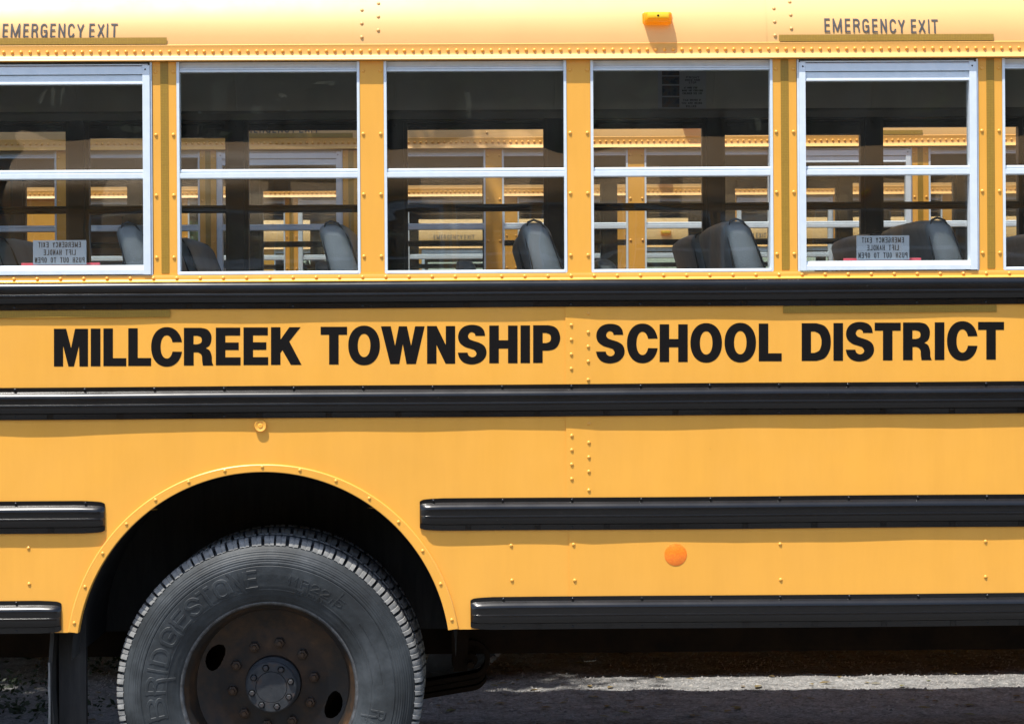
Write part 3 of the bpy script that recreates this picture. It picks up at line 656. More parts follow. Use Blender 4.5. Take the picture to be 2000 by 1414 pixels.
# --- far side: windows with dark frames, black padded posts, outer wall
posts_me = None
for k in range(len(pillars) - 1):
    p = pillars[k]; x0, x1 = p + .030, p + PIT - .030; mb = MB(); j = .020; em = p in EMW
    mb.box(x0, x0 + j, 2.375, 2.425, Z_SILL0, 2.625); mb.box(x1 - j, x1, 2.375, 2.425, Z_SILL0, 2.625)
    a, c = x0 + j + .0003, x1 - j - .0003; hz = 2.556 if em else 2.586
    mb.extr([(2.372, 2.622), (2.372, 2.612), (2.380, 2.606), (2.380, hz), (2.425, hz), (2.425, 2.622)], a, c); mb.box(a, c, 2.36, 2.43, Z_SILL0 - .01, Z_SILL1 + .006)
    fr = mb.build('window', 'dark_frame', bus, 30)
    MB().extr([(2.376, 2.226), (2.372, 2.232), (2.372, 2.243), (2.378, 2.246), (2.374, 2.250), (2.374, 2.258), (2.41, 2.260), (2.41, 2.226)], a, c).build('meeting_rail', 'dark_frame', fr, 30)
    MB().box(a - .004, c + .004, 2.388, 2.3915, 2.245, hz + .012).build('pane', 'window_glass', fr, 0)
    MB().box(a - .004, c + .004, 2.400, 2.4035, Z_SILL0 + .01, 2.25).build('pane', 'window_glass', fr, 0)
    for xx in (a + .012, c - .085): MB().box(xx, xx + .073, 2.366, 2.3795, 2.593, 2.6055).build('latch', 'black_pad', fr, 0)
pw = .034; pmb2 = MB(); zt = 2.632
prof = [(-pw, 1.0), (pw, 1.0), (pw, zt - .02)] + [(pw - .02 + .02 * math.cos(R(t)), zt - .02 + .02 * math.sin(R(t))) for t in (30, 60, 90)] + [(-pw + .02 + .02 * math.cos(R(t)), zt - .02 + .02 * math.sin(R(t))) for t in (90, 120, 150, 180)]
pmb2.loft([[(x, 2.352, z) for x, z in prof], [(x, 2.372, z) for x, z in prof]]); pmb2.dome(0, 2.352, zt - .03, .005, .002, 8); posts_me = pmb2.mesh('padded_post')
wpm = MB(); wpm.box(-.0298, .0298, 2.373, 2.44, 1.0, 2.63); wpm = wpm.mesh('far_pillar', 0)
for p in pillars:
    link('padded_post', posts_me, 'black_pad', bus).location.x = p
    link('pillar', wpm, 'dark_frame', bus).location.x = p
mb = MB(); mb.box(XR, XF, 2.432, 2.44, Z_SK, Z_SILL0 - .011); mb.box(XR, XF, 2.432, 2.4405, 2.6255, 2.685)
mb.box(XR, pillars[0] - .03, 2.432, 2.44, Z_SILL0 - .0108, 2.625); mb.box(pillars[-1] + .03, XF, 2.432, 2.44, Z_SILL0 - .0108, 2.625)
mb.build('far_side_wall', 'yellow_paint', bus, 0)
mb = MB(); mb.box(XR + .03, XF - .03, 2.375, 2.43, .98, Z_SILL0 - .011); mb.build('inner_wall', 'inner_wall', bus, 0)
WA, WB = ARC.x - AR - .03, ARC.x + AR + .03
mb = MB(); mb.add([(x, y, z) for y in (.052, .062) for x, z in ((XR + .03, .98), (WA, .98), (WA, 1.30), (WB, 1.30), (WB, .98), (XF - .03, .98), (XF - .03, Z_SILL0 + .001), (XR + .03, Z_SILL0 + .001))],
       [(0, 1, 2, 7), (2, 3, 6, 7), (3, 4, 5, 6), (15, 10, 9, 8), (15, 14, 11, 10), (14, 13, 12, 11)]); mb.build('inner_wall', 'inner_wall', bus, 0)
mb = MB(); mb.box(XR, pillars[0] - PW, 0, .05, Z_SILL0 - .002, 2.622); mb.box(pillars[-1] + PW, XF, 0, .05, Z_SILL0 - .002, 2.622); mb.build('corner_panel', 'yellow_paint', bus, 0)
# ceiling lining with joints
def ceil_pt(t): return (W / 2 - 1.155 * math.cos(t), 2.628 + .47 * math.sin(t))
def ceil_y_far(z):
    s = max(0, min(.999, (z - 2.628) / .47)); return W / 2 + 1.155 * math.sqrt(1 - s * s)
for k in range(-1, len(pillars)):
    a = pillars[k] if k >= 0 else XR + .02; c = pillars[k + 1] if k + 1 < len(pillars) else XF - .02
    rg = [[(x, *ceil_pt(math.pi * q / 40)) for q in range(41)] for x in (a + .003, c - .003)]
    rr2 = [[(x, y + (.02 if y > W / 2 else -.02) * abs(math.cos(math.pi * q / 40)), z + .02 * math.sin(math.pi * q / 40)) for q, (x, y, z) in enumerate(r_)] for r_ in rg]
    mb = MB(); mb.loft(rg[::-1], close=False, caps=False); mb.loft(rr2, close=False, caps=False); mb.build('ceiling_panel', 'ceiling', bus, 40)
mb = MB()
for p in pillars:
    rg = [[(x, W / 2 - (1.155 + o) * math.cos(math.pi * q / 40), 2.628 + (.47 + o) * math.sin(math.pi * q / 40)) for q in range(41)] for x, o in ((p - .004, .001), (p - .003, -.003), (p + .003, -.003), (p + .004, .001))]
    mb.loft(rg[::-1], close=False, caps=False)
mb.build('ceiling_ribs', 'ceiling', bus, 40, 'stuff')
mb = MB()                                                   # rail lining between ceiling and far windows
mb.extr([(2.362, 2.668), (2.350, 2.655), (2.352, 2.628), (2.44, 2.6258), (2.44, 2.668)], XR + .03, XF - .03); mb.build('wall_trim', 'inner_wall', bus, 30)
mb = MB(); mb.extr([(.078, 2.668), (.09, 2.655), (.088, 2.628), (.052, 2.6235), (.052, 2.668)][::-1], XR + .03, XF - .03); mb.build('wall_trim', 'inner_wall', bus, 30)
mb = MB(); fo = [(XR + .01, .012), (WA, .012), (WA, .76), (WB, .76), (WB, .012), (XF - .01, .012), (XF - .01, 2.43), (XR + .01, 2.43)]
mb.add([(x, y, z) for z in (.93, .98) for x, y in fo], [(7, 2, 1, 0), (7, 6, 3, 2), (6, 5, 4, 3), (8, 9, 10, 15), (10, 11, 14, 15), (11, 12, 13, 14)] + [((i + 1) % 8, 8 + (i + 1) % 8, 8 + i, i) for i in range(8)])
mb.build('cabin_floor', 'cabin_floor', bus, 0)
# ends
for xx, s in ((XR, -1), (XF, 1)):
    mb = MB(); lo = [(0.0, Z_SK), (W, Z_SK)] + [(p[1], p[2]) for p in roof_ring(0, -.006)][::-1]
    mb.add([(xx, y, z) for y, z in lo] + [(xx - s * .03, y * .985 + .018, z) for y, z in lo], [tuple(range(len(lo))), tuple(range(2 * len(lo) - 1, len(lo) - 1, -1))] + [(i, (i + 1) % len(lo), len(lo) + (i + 1) % len(lo), len(lo) + i) for i in range(len(lo))])
    mb.build('end_wall', 'yellow_paint', bus, 30)
MB().box(XF, XF + 1.25, .25, 2.19, .65, 1.55).build('engine_hood', 'yellow_paint', bus, 0)
MB().box(XF + 1.25, XF + 1.33, .1, 2.34, .5, .75).build('bumper', 'black_rail', bus, 0)
# poster on the ceiling
def ppt(px, py, off):
    y = 2.33
    for _ in range(6): q = at(px, py, y); y = ceil_y_far(q.z) - off
    return (q.x, y, q.z)
def patch(x0, x1, y0, y1, off, n=6):
    mb = MB(); rows = [[ppt(x0, y0 + (y1 - y0) * k / n, off) for k in range(n + 1)], [ppt(x1, y0 + (y1 - y0) * k / n, off) for k in range(n + 1)]]
    return mb.loft(rows, close=False, caps=False)
po = patch(1285, 1379, 120, 213, .004).build('poster', 'paper', bus, 40, label='printed safety poster on the ceiling')
for y0, y1 in ((124, 148), (150, 165), (168, 188), (190.5, 210)): patch(1293, 1327, y0, y1, .0055).build('picture', 'print_picture', po, 40)
mb = MB()
for t, x0, x1, y0 in (('TALK DRIVER IF', 1334, 1369, 198), ('YOU ARE BEING', 1331, 1371, 204), ('BULLIED', 1340, 1360, 210), ('AT YOUR STOP', 1336, 1362, 174), ('MAKE ANY CROSSING', 1332, 1373, 179.5), ('CHILDREN SEE YOU', 1333, 1371, 185), ('WHICH YOUR', 1338, 1367, 159), ('STOP', 1345, 1360, 164), ('FRONT', 1340, 1366, 154)):
    line_of_text(mb, t, x0, x1, y0, y0 - 4, .8, -.75, lambda x, y, l: ppt(x, y, .0055 + l), .00005)
mb.build('poster_text', 'sticker_ink', po, 0)

# --- seats
def rounded(hx, hy, hz, r, seg=4):
    import bmesh
    bm = bmesh.new(); bmesh.ops.create_cube(bm, size=1); bmesh.ops.scale(bm, vec=(2 * hx, 2 * hy, 2 * hz), verts=bm.verts)
    bmesh.ops.bevel(bm, geom=bm.edges[:], offset=r, segments=seg, profile=.5, affect='EDGES'); return bm
bm = rounded(.056, .48, .37, .040, 6); sh = math.tan(R(15.5))
import bmesh
bmesh.ops.subdivide_edges(bm, edges=[e for e in bm.edges if e.calc_length() > .3], cuts=3)
for v in bm.verts:
    x, y, z = v.co; v.co.x = x * (1.0 - .12 * (z / .37)) + (.37 - z) * sh - .0; v.co.z = z - .012 * (abs(y) / .48) ** 3 * (1 if z > .2 else 0)
bk = bpy.data.meshes.new('seat'); bm.to_mesh(bk); bm.free(); bk.polygons.foreach_set('use_smooth', [True] * len(bk.polygons)); bk.update()
bm = rounded(.20, .48, .065, .03, 3); cu = bpy.data.meshes.new('cushion'); bm.to_mesh(cu); bm.free(); cu.polygons.foreach_set('use_smooth', [True] * len(cu.polygons)); cu.update()
pm = MB()
for ye in (-.462, .462):                                     # welt along both ends of the backrest
    rg = []; path = [(-.034, -.30), (-.034, 0), (-.033, .2), (-.030, .31), (-.018, .345), (0, .352), (.018, .345), (.030, .31), (.033, .2), (.034, 0), (.034, -.30)]
    for i, (x_, z_) in enumerate(path):
        n_ = Vector((x_ * 6 if z_ < .3 else x_, 0, 0 if z_ < .3 else z_ - .31)).normalized(); k_ = 1.22 if z_ < .3 else 1.0
        c_ = Vector((x_ * k_, ye, z_)); c_ = c_ + n_ * .017
        xx = c_.x * (1.0 - .12 * (c_.z / .37)) + (.37 - c_.z) * sh; rg.append([(xx + n_.x * .004 * math.cos(t) , c_.y + .0035 * math.sin(t), c_.z + n_.z * .004 * math.cos(t)) for t in (2 * math.pi * q / 6 for q in range(6))])
    pm.loft(rg)
pi_me = pm.mesh('piping', 60)
lg = MB().box(-.02, .02, -.02, .02, -.40, 0).mesh('seat_leg', 0)
for p in pillars[1:]:
    for yc in (.628, 1.865):
        s = link('seat', bk, 'seat_vinyl', bus); s.location = (p - .15, yc, 2.092 - .37)
        link('piping', pi_me, 'seat_piping', s)
        o = link('cushion', cu, 'seat_vinyl', s); o.location = (.40, 0, -.30)
        for yy in (-.3, .3):
            if yc < 1 and WA - .3 < p < WB + .3: continue
            o = link('seat_leg', lg, 'chassis_metal', s); o.location = (.35, yy, -.355)

# --- chassis
MB().box(XR + .3, XF, .78, .86, .52, .80).build('frame_rail', 'chassis_metal', bus, 0); MB().box(XR + .3, XF, 1.58, 1.66, .52, .80).build('frame_rail', 'chassis_metal', bus, 0)
for k in range(12): MB().box(XR + .5 + k * .85, XR + .58 + k * .85, (.9 if WA - .1 < XR + .5 + k * .85 < WB else .02), 2.42, .82, .929).build('floor_beam', 'chassis_metal', bus, 0)
q = at(1600, 1240, .62)
MB().box(q.x - .6, q.x - .09, .50, .76, .66, .82).build('tool_box', 'chassis_metal', bus, 0)
mb = MB(); mb.lathe([(.0, .30), (.07, .30), (.07, 2.1), (0, 2.1)], 24, 0, 0); 
AX = at(530.4, 1335, .155); WC = (AX.x, .508)
mb.v = [(x + WC[0], y, z + WC[1]) for x, y, z in mb.v]; mb.build('axle', 'chassis_metal', bus)
mb = MB(); mb.lathe([(.02, .95), (.17, .98), (.22, 1.12), (.22, 1.32), (.17, 1.46), (.02, 1.49)], 32, *WC); mb.build('differential', 'chassis_metal', bus)
# wheel well liner so that no light leaks from the cabin
mb = MB(); rings = []
for k in range(33):
    a = math.pi * k / 32; rings.append([(ARC.x + (AR + .012) * math.cos(a), y, max(ARC.z, .5) + (AR + .012) * math.sin(a)) for y in (.012, .74)])
mb.loft(rings, close=False, caps=False); mb.add([r_[1] for r_ in rings], [tuple(range(len(rings)))]); mb.build('wheel_well', 'flap_rubber', bus)
# spring and its hanger in front of the wheel
e = at(913, 1287, .72); S = 1.0912
mb = MB(); hp = [(-34 * K * S, .36), (12 * K * S, .36), (2 * K * S, .05), (0, -.035), (-26 * K * S, -.035), (-30 * K * S, .05)]
mb.loft([[(e.x + x, .66, e.z + z) for x, z in hp], [(e.x + x, .74, e.z + z) for x, z in hp]]); mb.build('spring_hanger', 'chassis_metal', bus, 0)
mb = MB(); ring = []
for k in range(31):
    a = R(205 - 280 * k / 30 + 0); ring.append((e.x + .012 + .062 * math.cos(a), e.z - .005 + .062 * math.sin(a)))
pts = ring + [(e.x - .25, e.z - .11), (WC[0] + .1, WC[1] - .17), (WC[0] - .5, WC[1] - .02)]
rings = []
for i, (x, z) in enumerate(pts):
    a, c = pts[max(0, i - 1)], pts[min(len(pts) - 1, i + 1)]; dx, dz = c[0] - a[0], c[1] - a[1]; l = math.hypot(dx, dz); nx, nz = -dz / l * .009, dx / l * .009
    rings.append([(x + nx, .75, z + nz), (x - nx, .75, z - nz), (x - nx, .84, z - nz), (x + nx, .84, z + nz)])
mb.loft(rings); mb.build('leaf_spring', 'chassis_metal', bus, 30)
mb = MB()
for dz in (.024, .048):
    rg = []
    for i, (x, z) in enumerate(pts[24:]): rg.append([(x, .752, z - dz + .011), (x, .752, z - dz - .006), (x, .838, z - dz - .006), (x, .838, z - dz + .011)])
    mb.loft(rg)
mb.build('leaf_spring', 'chassis_metal', bus, 30)
mb = MB(); mb.lathe([(0, .60), (.013, .60), (.013, .655), (.021, .655), (.021, .66)], 6, e.x + .012, e.z - .005)
mb.build('spring_bolt', 'chassis_metal', bus, 0); mb = MB(); mb.lathe([(0, .735), (.026, .735), (.026, .765), (0, .765)], 8, e.x + .012, e.z - .005); mb.build('spring_bolt', 'chassis_metal', bus, 0)
# mud flap
a, c = at(97, 1240, .10), at(162, 1240, .10); mb = MB(); rings = []
for k in range(9):
    z = .86 - .72 * k / 8; wv = .006 * math.sin(k * 1.3)
    rings.append([(a.x + wv, .09, z), (a.x + .014 + wv, .085, z), (a.x + .014 + wv, .70, z), (a.x + wv, .70, z)])
mb.loft(rings)
mb.build('mud_flap', 'flap_rubber', bus, 30)
mb = MB(); rings = [[(a.x - .003 + .0015 * math.sin(k * 2.3), .083, .60 - .5 * k / 12), (a.x + .004, .0825, .60 - .5 * k / 12), (a.x + .004, .089, .60 - .5 * k / 12), (a.x - .003, .089, .60 - .5 * k / 12)] for k in range(13)]
mb.loft(rings); mb.build('flap_edge', 'tread_rubber', bus, 0)
mb = MB(); mb.box(a.x + .02, c.x, .16, .19, .13, .88); mb.build('mud_flap', 'flap_rubber', bus, 0)

# --- wheels
def sidewall(r):
    pts = [(.292, .052), (.300, .036), (.312, .028), (.33, .020), (.36, .010), (.40, .003), (.43, .0015), (.455, .006), (.478, .017), (.494, .030), (.503, .043)]
    for i in range(len(pts) - 1):
        if pts[i][0] <= r <= pts[i + 1][0]:
            t = (r - pts[i][0]) / (pts[i + 1][0] - pts[i][0]); t2 = t * t * (3 - 2 * t) * .3 + t * .7; return pts[i][1] + (pts[i + 1][1] - pts[i][1]) * t2
    return .052
def tyre_mesh(detail):
    mb = MB(); prof = []; n = 110
    for k in range(n + 1):
        r = .292 + (.503 - .292) * k / n; y = sidewall(r)
        if .437 < r < .487: y -= .0007 * (1 if (k % 4) < 2 else -1)
        if abs(r - .431) < .0025: y += .0022
        if abs(r - .346) < .002: y -= .0012
        prof.append((r, y))
    prof += [(.507, .052), (.508, .10), (.511, .101), (.520, .104), (.520, .13), (.510, .133), (.510, .143), (.520, .146), (.520, .172), (.508, .175), (.507, .226), (.503, .235), (.478, .262), (.43, .276), (.36, .268), (.30, .245), (.292, .228)]
    mb.lathe(prof, 144); return mb
def lug_mesh():
    mb = MB(); n = 76
    sec = [(.0285, .4965), (.0315, .5055), (.036, .514), (.043, .5195), (.056, .5225), (.097, .5235), (.097, .505), (.045, .497)]
    for row in (0, 1):
        for k in range(n):
            c0 = 2 * math.pi * (k + .5 * row) / n + random.uniform(-.003, .003); hw = math.pi / n * .77; sk = .010
            S2 = sec if not row else [(.278 - y, r) for y, r in sec]
            rings = []
            for s in (-1, -.25, -.13, .25, 1):
                rg = []
                for i, (y, r) in enumerate(S2):
                    dep = 0
                    if s == -.13: dep = .003
                    aa = c0 + s * hw + sk * (y - .06) / .04 * .5; rg.append(((r - dep) * math.cos(aa), y + (.001 if dep else 0), (r - dep) * math.sin(aa)))
                rings.append(rg if not row else rg)
            mb.loft(rings)
    return mb
tyre_me = tyre_mesh(1).mesh('tyre', 40); lug_me = lug_mesh().mesh('tread', 30)
# rim, disc with hand holes, hub
mb = MB(); mb.lathe([(.2905, .06), (.2915, .045), (.297, .036), (.303, .0335), (.3065, .036), (.307, .042), (.3015, .044), (.299, .046)], 128); rim_edge = mb.mesh('rim_edge', 60)
mb = MB(); mb.lathe([(.2915, .045), (.289, .052), (.281, .062), (.276, .075), (.270, .105), (.2655, .125), (.2635, .15), (.263, .20), (.270, .225), (.29, .235)], 128); rim_me = mb.mesh('rim', 60)
mb = MB(); nt_, nr_ = 560, 56; vs = []; fs = []
def disc_y(r): return .205 - .03 * max(0, (r - .19) / .073) ** 1.5 - .0 if r > .19 else .205 - .004 * ((.19 - r) / .09)
for k in range(nt_):
    a_ = 2 * math.pi * k / nt_
    for i in range(nr_ + 1): r = .098 + (.2635 - .098) * i / nr_; vs.append((r * math.cos(a_), disc_y(r), r * math.sin(a_)))
HOLES = [R(155), R(340)]
for k in range(nt_):
    for i in range(nr_):
        ac = 2 * math.pi * (k + .5) / nt_; r = .098 + (.2635 - .098) * (i + .5) / nr_; inside = False
        for h in HOLES:
            da = (ac - h + math.pi) % (2 * math.pi) - math.pi
            if (da * r / .049) ** 2 + ((r - .223) / .029) ** 2 < 1: inside = True
        if not inside: fs.append((k * (nr_ + 1) + i, ((k + 1) % nt_) * (nr_ + 1) + i, ((k + 1) % nt_) * (nr_ + 1) + i + 1, k * (nr_ + 1) + i + 1))
mb.add(vs, fs); disc_me = mb.mesh('wheel_disc', 60)
mb = MB(); mb.lathe([(.0, .112), (.052, .112), (.0535, .1145), (.055, .112), (.083, .112), (.0875, .116), (.0875, .128), (.080, .135), (.078, .165), (.095, .175), (.097, .24)], 64); mb.lathe([(.0, .1112), (.003, .1112), (.0031, .1125)], 12); hub_me = mb.mesh('hub', 35)
mb = MB(); mb.lathe([(0, -.010), (.007, -.010), (.0075, -.009), (.0095, -.008), (.0095, 0), (.013, .0)], 6); bolt_me = mb.mesh('hub_bolt', 20)
mb = MB(); mb.lathe([(.0, -.036), (.008, -.036), (.009, -.034), (.009, -.024), (.0165, -.022), (.0175, -.019), (.0175, -.002), (.022, .0)], 6); nut_me = mb.mesh('lug_nut', 20)
def tyre_put(x, y, lift):       # x: degrees clockwise from the left, y: radius
    a_ = R(180 - x); return (y * math.cos(a_), sidewall(y) - lift, y * math.sin(a_))
mb = MB(); spans = [(-9, 2.5), (4, 13), (14.2, 18), (19, 28), (29.5, 39), (40.5, 48.5), (50, 58), (58.5, 65.5), (66.5, 75), (76, 82.5), (83, 89.5)]
for ch, (a_, c_) in zip('BRIDGESTONE', spans): thin(mb, ch, a_ - 5, c_ - 5, .350, .418, 2.1 if ch != 'I' else 1.5, .011, tyre_put, .0001, 4, .0014)
line_of_text(mb, '11R22.5', 100, 131, .370, .400, .75, .0045, tyre_put, .0001, 3, .0009); line_of_text(mb, 'RADIAL', 105, 123, .346, .362, .7, .0035, tyre_put, .0001, 3, .0012)
line_of_text(mb, 'RADIAL', 190, 222, .352, .405, 1.3, .008, tyre_put, .0001, 3, .0016)
txt_me = mb.mesh('sidewall_lettering', 30); mb = MB()
for r0, a0_, a1_ in ((.352, 143, 176), (.386, 143, 176)):
    rings = []
    for k in range(25): an = a0_ + (a1_ - a0_) * k / 24; rings.append([tyre_put(an, r0 - .0015, 0), tyre_put(an, r0 - .0008, .0014), tyre_put(an, r0 + .0008, .0014), tyre_put(an, r0 + .0015, 0)])
    mb.loft(rings, close=False)
oval_me = mb.mesh('sidewall_panel', 30)
def wheel(x, y, z, rot=0, flip_=False, text=True, full=True):
    wl = link('wheel', rim_me, 'rusty_rim', bus); wl.location = (x, y, z - .008); wl.scale = (.993, 1, .993)
    if flip_: wl.rotation_euler = (0, 0, math.pi)
    t = link('tyre', tyre_me, 'tyre_rubber', wl); link('tread', lug_me, 'tread_rubber', wl, 'stuff')
    link('rim_edge', rim_edge, 'rim_edge', wl); link('wheel_disc', disc_me, 'rusty_rim', wl)
    if text: link('sidewall_lettering', txt_me, 'tyre_rubber', wl, 'stuff'); link('sidewall_ridges', oval_me, 'tyre_rubber', wl, 'stuff')
    if full:
        link('hub', hub_me, 'hub_metal', wl)
        for k in range(8): a_ = 2 * math.pi * (k + .35) / 8; o = link('hub_bolt', bolt_me, 'hub_metal', wl); o.location = (.069 * math.cos(a_), .112, .069 * math.sin(a_))
        for k in range(10): a_ = 2 * math.pi * (k + .25) / 10; o = link('lug_nut', nut_me, 'rusty_rim', wl); o.location = (.143 * math.cos(a_), .2035, .143 * math.sin(a_))
    return wl
wheel(WC[0], .035, WC[1]); wheel(WC[0], .035 + .60, WC[1], flip_=True, text=False, full=False)
wheel(WC[0], W - .035, WC[1], flip_=True, text=False, full=False); wheel(WC[0], W - .035 - .60, WC[1], text=False, full=False)
wheel(WC[0] + 6.35, .035, WC[1], text=False); wheel(WC[0] + 6.35, W - .035, WC[1], flip_=True, text=False, full=False)

# ------------------------------------------------------------------ the other buses
SK = ('lug_nut', 'hub_bolt', 'seat_leg', 'cushion', 'piping', 'sidewall_lettering', 'picture', 'poster_text', 'poster', 'floor_beam')
def other(label, x, y, z, rz=0):
    c = copy_tree(bus, None, SK); c.location = (x, y, z); c.rotation_euler = (0, 0, rz); tag(c, label, 'school bus', 'school buses parked side by side'); return c
other('second yellow school bus, directly behind the nearest one and seen through its windows', .435, 3.55, -.035)
other('third yellow school bus, seen through the windows of two buses', .57, 6.98, -.085)
other('farthest yellow school bus, a small pale roof strip seen through three buses', 1.18, 14.3, -.18)
other('yellow school bus facing the row, seen only as reflections in the windows', 3.6, -10.2, 0, math.pi)

# ------------------------------------------------------------------ ground
def gz(y): return -.0135 * min(20, max(0, y - 2.4))
from mathutils import noise as mnoise
ys = [-160, -60, -30, -15, -8, -4, -1, 0, 1] + [1.6 + .045 * k for k in range(72)] + [5.2, 6, 8, 10, 14, 20, 30, 60, 160]
xs = [-160, -60, -30, -15, -8, -4, -3] + [-2.6 + .05 * k for k in range(124)] + [4, 6, 10, 20, 40, 80, 160]
def gh(x, y):
    if not (-2.7 < x < 3.7 and 1.55 < y < 5): return gz(y)
    return gz(y) + .016 * mnoise.noise((x * 1.3, y * 3.2, .3)) + .010 * mnoise.noise((x * 5, y * 9, 1.7)) + .005 * mnoise.noise((x * 17, y * 23, 4.1))
mb = MB(); vs = [(x, y, gh(x, y)) for y in ys for x in xs]; nx = len(xs)
mb.add(vs, [(j * nx + i, j * nx + i + 1, (j + 1) * nx + i + 1, (j + 1) * nx + i) for j in range(len(ys) - 1) for i in range(nx - 1)])
go = mb.build('ground', 'gravel', None, 60); go['kind'] = 'structure'
mb = MB()
for k in range(9000):
    x, y = random.uniform(-2.4, 3.0), random.triangular(2.0, 6.2, 3.2); s = random.uniform(.003, .009) * (1.6 if random.random() < .04 else 1); z = gh(x, y) + .002
    a_ = random.uniform(0, 6.28); vs = []
    for q in range(5): t = a_ + q * 1.2566 + random.uniform(-.3, .3); vs.append((x + s * math.cos(t), y + s * math.sin(t), z - .002))
    vs.append((x + s * .2, y, z + s * random.uniform(.4, .9))); mb.add(vs, [(q, (q + 1) % 5, 5) for q in range(5)])
o = mb.build('loose_gravel', 'stone', None, 0); o['kind'] = 'stuff'; o['label'] = 'loose grey gravel scattered on the ground'; o['category'] = 'gravel'
mb = MB()
for k in range(170):
    x, y = random.uniform(-2.0, 2.9), random.triangular(2.2, 4.6, 2.8); l = random.uniform(.012, .036); a_ = random.uniform(0, 6.28); z = gh(x, y) + .006; cu_ = random.uniform(.2, .6)
    c, s = math.cos(a_), math.sin(a_); P = [(-1, 0, .1), (-.5, .35, .25), (0, .48, .3), (.5, .3, .2), (1, 0, 0), (.5, -.3, .2), (0, -.48, .35), (-.5, -.35, .25), (0, 0, 0)]
    mb.add([(x + l * (u * c - v_ * s), y + l * (u * s + v_ * c), z + l * q * cu_) for u, v_, q in P], [(q, (q + 1) % 8, 8) for q in range(8)])
o = mb.build('leaf_litter', 'dry_leaf', None, 0); o['kind'] = 'stuff'; o['label'] = 'fallen leaves scattered on the gravel'; o['category'] = 'leaves'
mb = MB()
for cx, cy, nb in ((-2.15, 2.8, 420), (-2.45, 3.5, 380), (-1.75, 4.3, 300), (-2.5, 4.8, 420)):
    for k in range(nb):
        x, y = random.gauss(cx, .24), random.gauss(cy, .16); z = gh(x, y) + abs(random.gauss(0, .035)); u = Vector((random.gauss(0, 1), random.gauss(0, 1), random.gauss(0, .6))).normalized(); v_ = u.orthogonal().normalized(); l = random.uniform(.008, .022); p_ = Vector((x, y, z))
        mb.add([p_ - u * l, p_ + v_ * l * .5, p_ + u * l, p_ - v_ * l * .5], [(0, 1, 2, 3)])
o = mb.build('weeds', 'weed_leaf', None, 0); o['kind'] = 'stuff'; o['label'] = 'low dark weeds growing behind the rear wheel'; o['category'] = 'weeds'

# ------------------------------------------------------------------ trees
def tree_meshes(seed, nl, low=.25):
    rnd = random.Random(seed); tr = MB()
    def limb(p, d, l, r, lev, ends):
        q = p; n = 5; rings = []
        for k in range(n + 1):
            t = k / n; rad = r * (1 - .55 * t); u = d.orthogonal().normalized(); w_ = d.cross(u).normalized()
            rings.append([tuple(q + (u * math.cos(a) + w_ * math.sin(a)) * rad) for a in (2 * math.pi * i / 7 for i in range(7))])
            if k < n: d = (d + Vector((rnd.gauss(0, .12), rnd.gauss(0, .12), rnd.gauss(.03, .08)))).normalized(); q = q + d * l / n
        tr.loft(rings); ends.append(q)
        if lev < 3:
            for i in range(3 if lev else 5):
                nd = (d * .5 + Vector((rnd.gauss(0, .8), rnd.gauss(0, .8), rnd.uniform(-.1, .7)))).normalized(); limb(p.lerp(q, rnd.uniform(.55, 1)), nd, l * rnd.uniform(.55, .75), r * .45, lev + 1, ends)
    ends = []; limb(Vector((0, 0, -.1)), Vector((0, 0, 1)), .42, .035, 0, ends)
    cr = MB()
    for k in range(nl):
        e_ = ends[rnd.randrange(1, len(ends))]; s = .09
        p = e_ + Vector((rnd.gauss(0, s), rnd.gauss(0, s), rnd.gauss(0, s * .8)))
        if p.z < low: p.z = low + rnd.random() * .2
        u = Vector((rnd.gauss(0, 1), rnd.gauss(0, 1), rnd.gauss(0, 1))).normalized(); v_ = u.orthogonal().normalized(); l = rnd.uniform(.010, .020)
        cr.add([p - u * l, p + v_ * l * .55, p + u * l, p - v_ * l * .55], [(0, 1, 2, 3)])
    return tr.mesh('trunk', 60), cr.mesh('crown', 0)
TM = [tree_meshes(3, 15000, .2), tree_meshes(11, 15000, .16)]
def tree(x, y, h, k, label, group, wide=1.0, rz=0, name='leafy_tree', sy=1.0):
    t = empty(name, (x, y, gz(y)), rz); tag(t, label, 'tree', group)
    a_ = link('trunk', TM[k][0], 'bark', t); c_ = link('crown', TM[k][1], 'foliage', t)
    for o in (a_, c_): o.scale = (h * wide, h * wide * sy, h)
    return t
# a tree behind the rear of the nearest bus; its crown hangs over the gap between the buses
rnd = random.Random(5); tt = empty('leafy_tree', (-4.6, 3.0, gz(3.0))); tag(tt, 'leafy tree at the rear of the nearest bus, shading the second bus from the left', 'tree', 'trees beside the buses')
tr = MB(); hub_ = Vector((.5, -.2, 4.6)); tips = [Vector((1.7 + rnd.uniform(-2.0, 1.55), -.9 + rnd.uniform(-1.0, 1.0), 6.5 + rnd.uniform(-1.1, 1.2))) for _ in range(36)]
def branch(p, q, r0, r1, n=7):
    rg = []
    for k in range(n + 1):
        t = k / n; c = p.lerp(q, t) + Vector((rnd.gauss(0, .05), rnd.gauss(0, .05), .25 * math.sin(math.pi * t) * (q - p).length * .2)); rad = r0 + (r1 - r0) * t
        rg.append([(c.x + rad * math.cos(a), c.y + rad * math.sin(a), c.z) for a in (2 * math.pi * i / 8 for i in range(8))])
    tr.loft(rg)
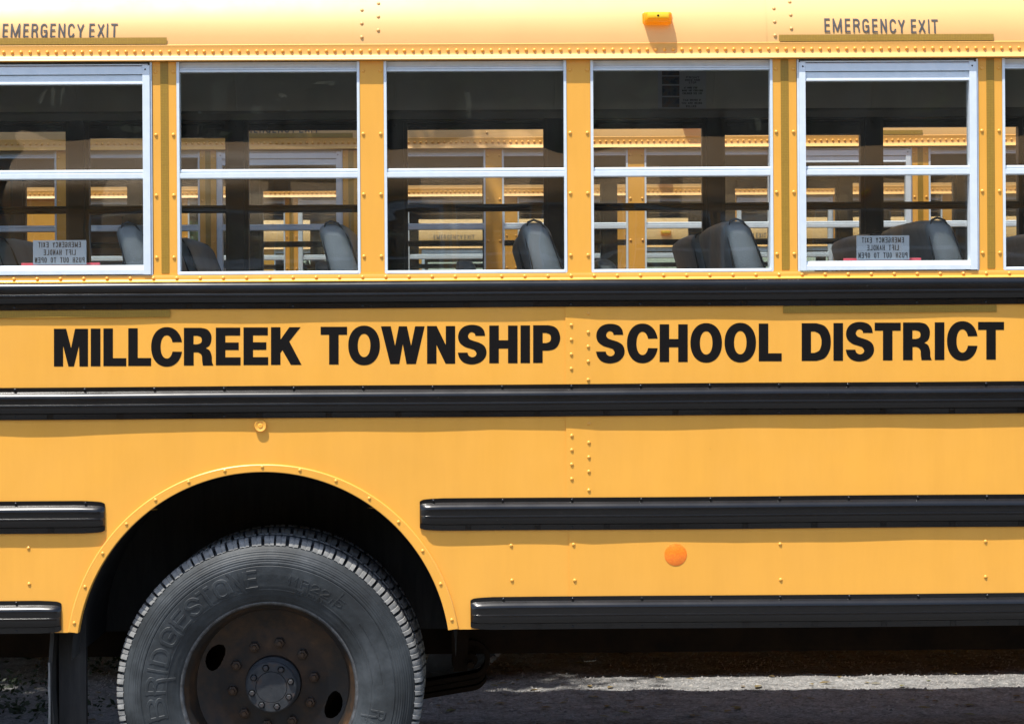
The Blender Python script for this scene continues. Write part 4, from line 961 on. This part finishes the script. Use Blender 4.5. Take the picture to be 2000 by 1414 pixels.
branch(Vector((0, 0, -.1)), hub_, .19, .12)
for t_ in tips: branch(hub_, t_, .05, .012)
tr.build('trunk', 'bark', tt, 60)
cr = MB()
for k in range(21000):
    t_ = tips[rnd.randrange(len(tips))]; p_ = t_.lerp(hub_, max(0, rnd.gauss(.08, .12))) + Vector((rnd.gauss(0, .27), rnd.gauss(0, .24), rnd.gauss(0, .25)))
    if p_.y < -2.15: p_.y = -2.15 + rnd.random() * .6
    u = Vector((rnd.gauss(0, 1), rnd.gauss(0, 1), rnd.gauss(0, 1))).normalized(); v_ = u.orthogonal().normalized(); l = rnd.uniform(.035, .07)
    cr.add([p_ - u * l, p_ + v_ * l * .55, p_ + u * l, p_ - v_ * l * .55], [(0, 1, 2, 3)])
cr.build('crown', 'foliage', tt, 0)
B = 'trees behind the farthest bus'
tree(-5.2, 15.5, 4.2, 1, 'low leafy tree glimpsed through the left windows beyond the third bus', B, 1.0, .6)
tree(-3.4, 17.2, 4.6, 0, 'leafy tree glimpsed through the windows beside the farthest bus', B, 1.0, 1.6)
ORD = ('first', 'second', 'third', 'fourth', 'fifth', 'sixth', 'seventh', 'eighth', 'ninth')
for i in range(9):
    tree(-14 + 3.6 * i + random.uniform(-.5, .5), -20 - 2.5 * (i % 2), random.uniform(8, 10), i % 2, ORD[i] + ' tree from the left in the row behind the facing bus, reflected in the windows', 'trees reflected in the windows', 1.25, i * 1.3)
for i, y_ in enumerate((2.6, 5.0, 7.4, 10.0)):  # shrub row added off to the left to block light past the bus rears
    tree(-6.0 + .3 * (i % 2), y_, 3.6 + .3 * i, i % 2, ('nearest', 'second nearest', 'second farthest', 'farthest')[i] + ' shrub added behind the rear ends of the buses to block light', 'shrubs added to block light', 1.1, i * 1.7, name='tall_shrub')
for i in range(7):
    tree(-12 + 4.2 * i, -17.6, random.uniform(4.6, 5.4), (i + 1) % 2, ORD[i] + ' shrub from the left along the lot edge behind the facing bus', 'shrubs reflected in the windows', 1.5, i * 2.1, name='tall_shrub')
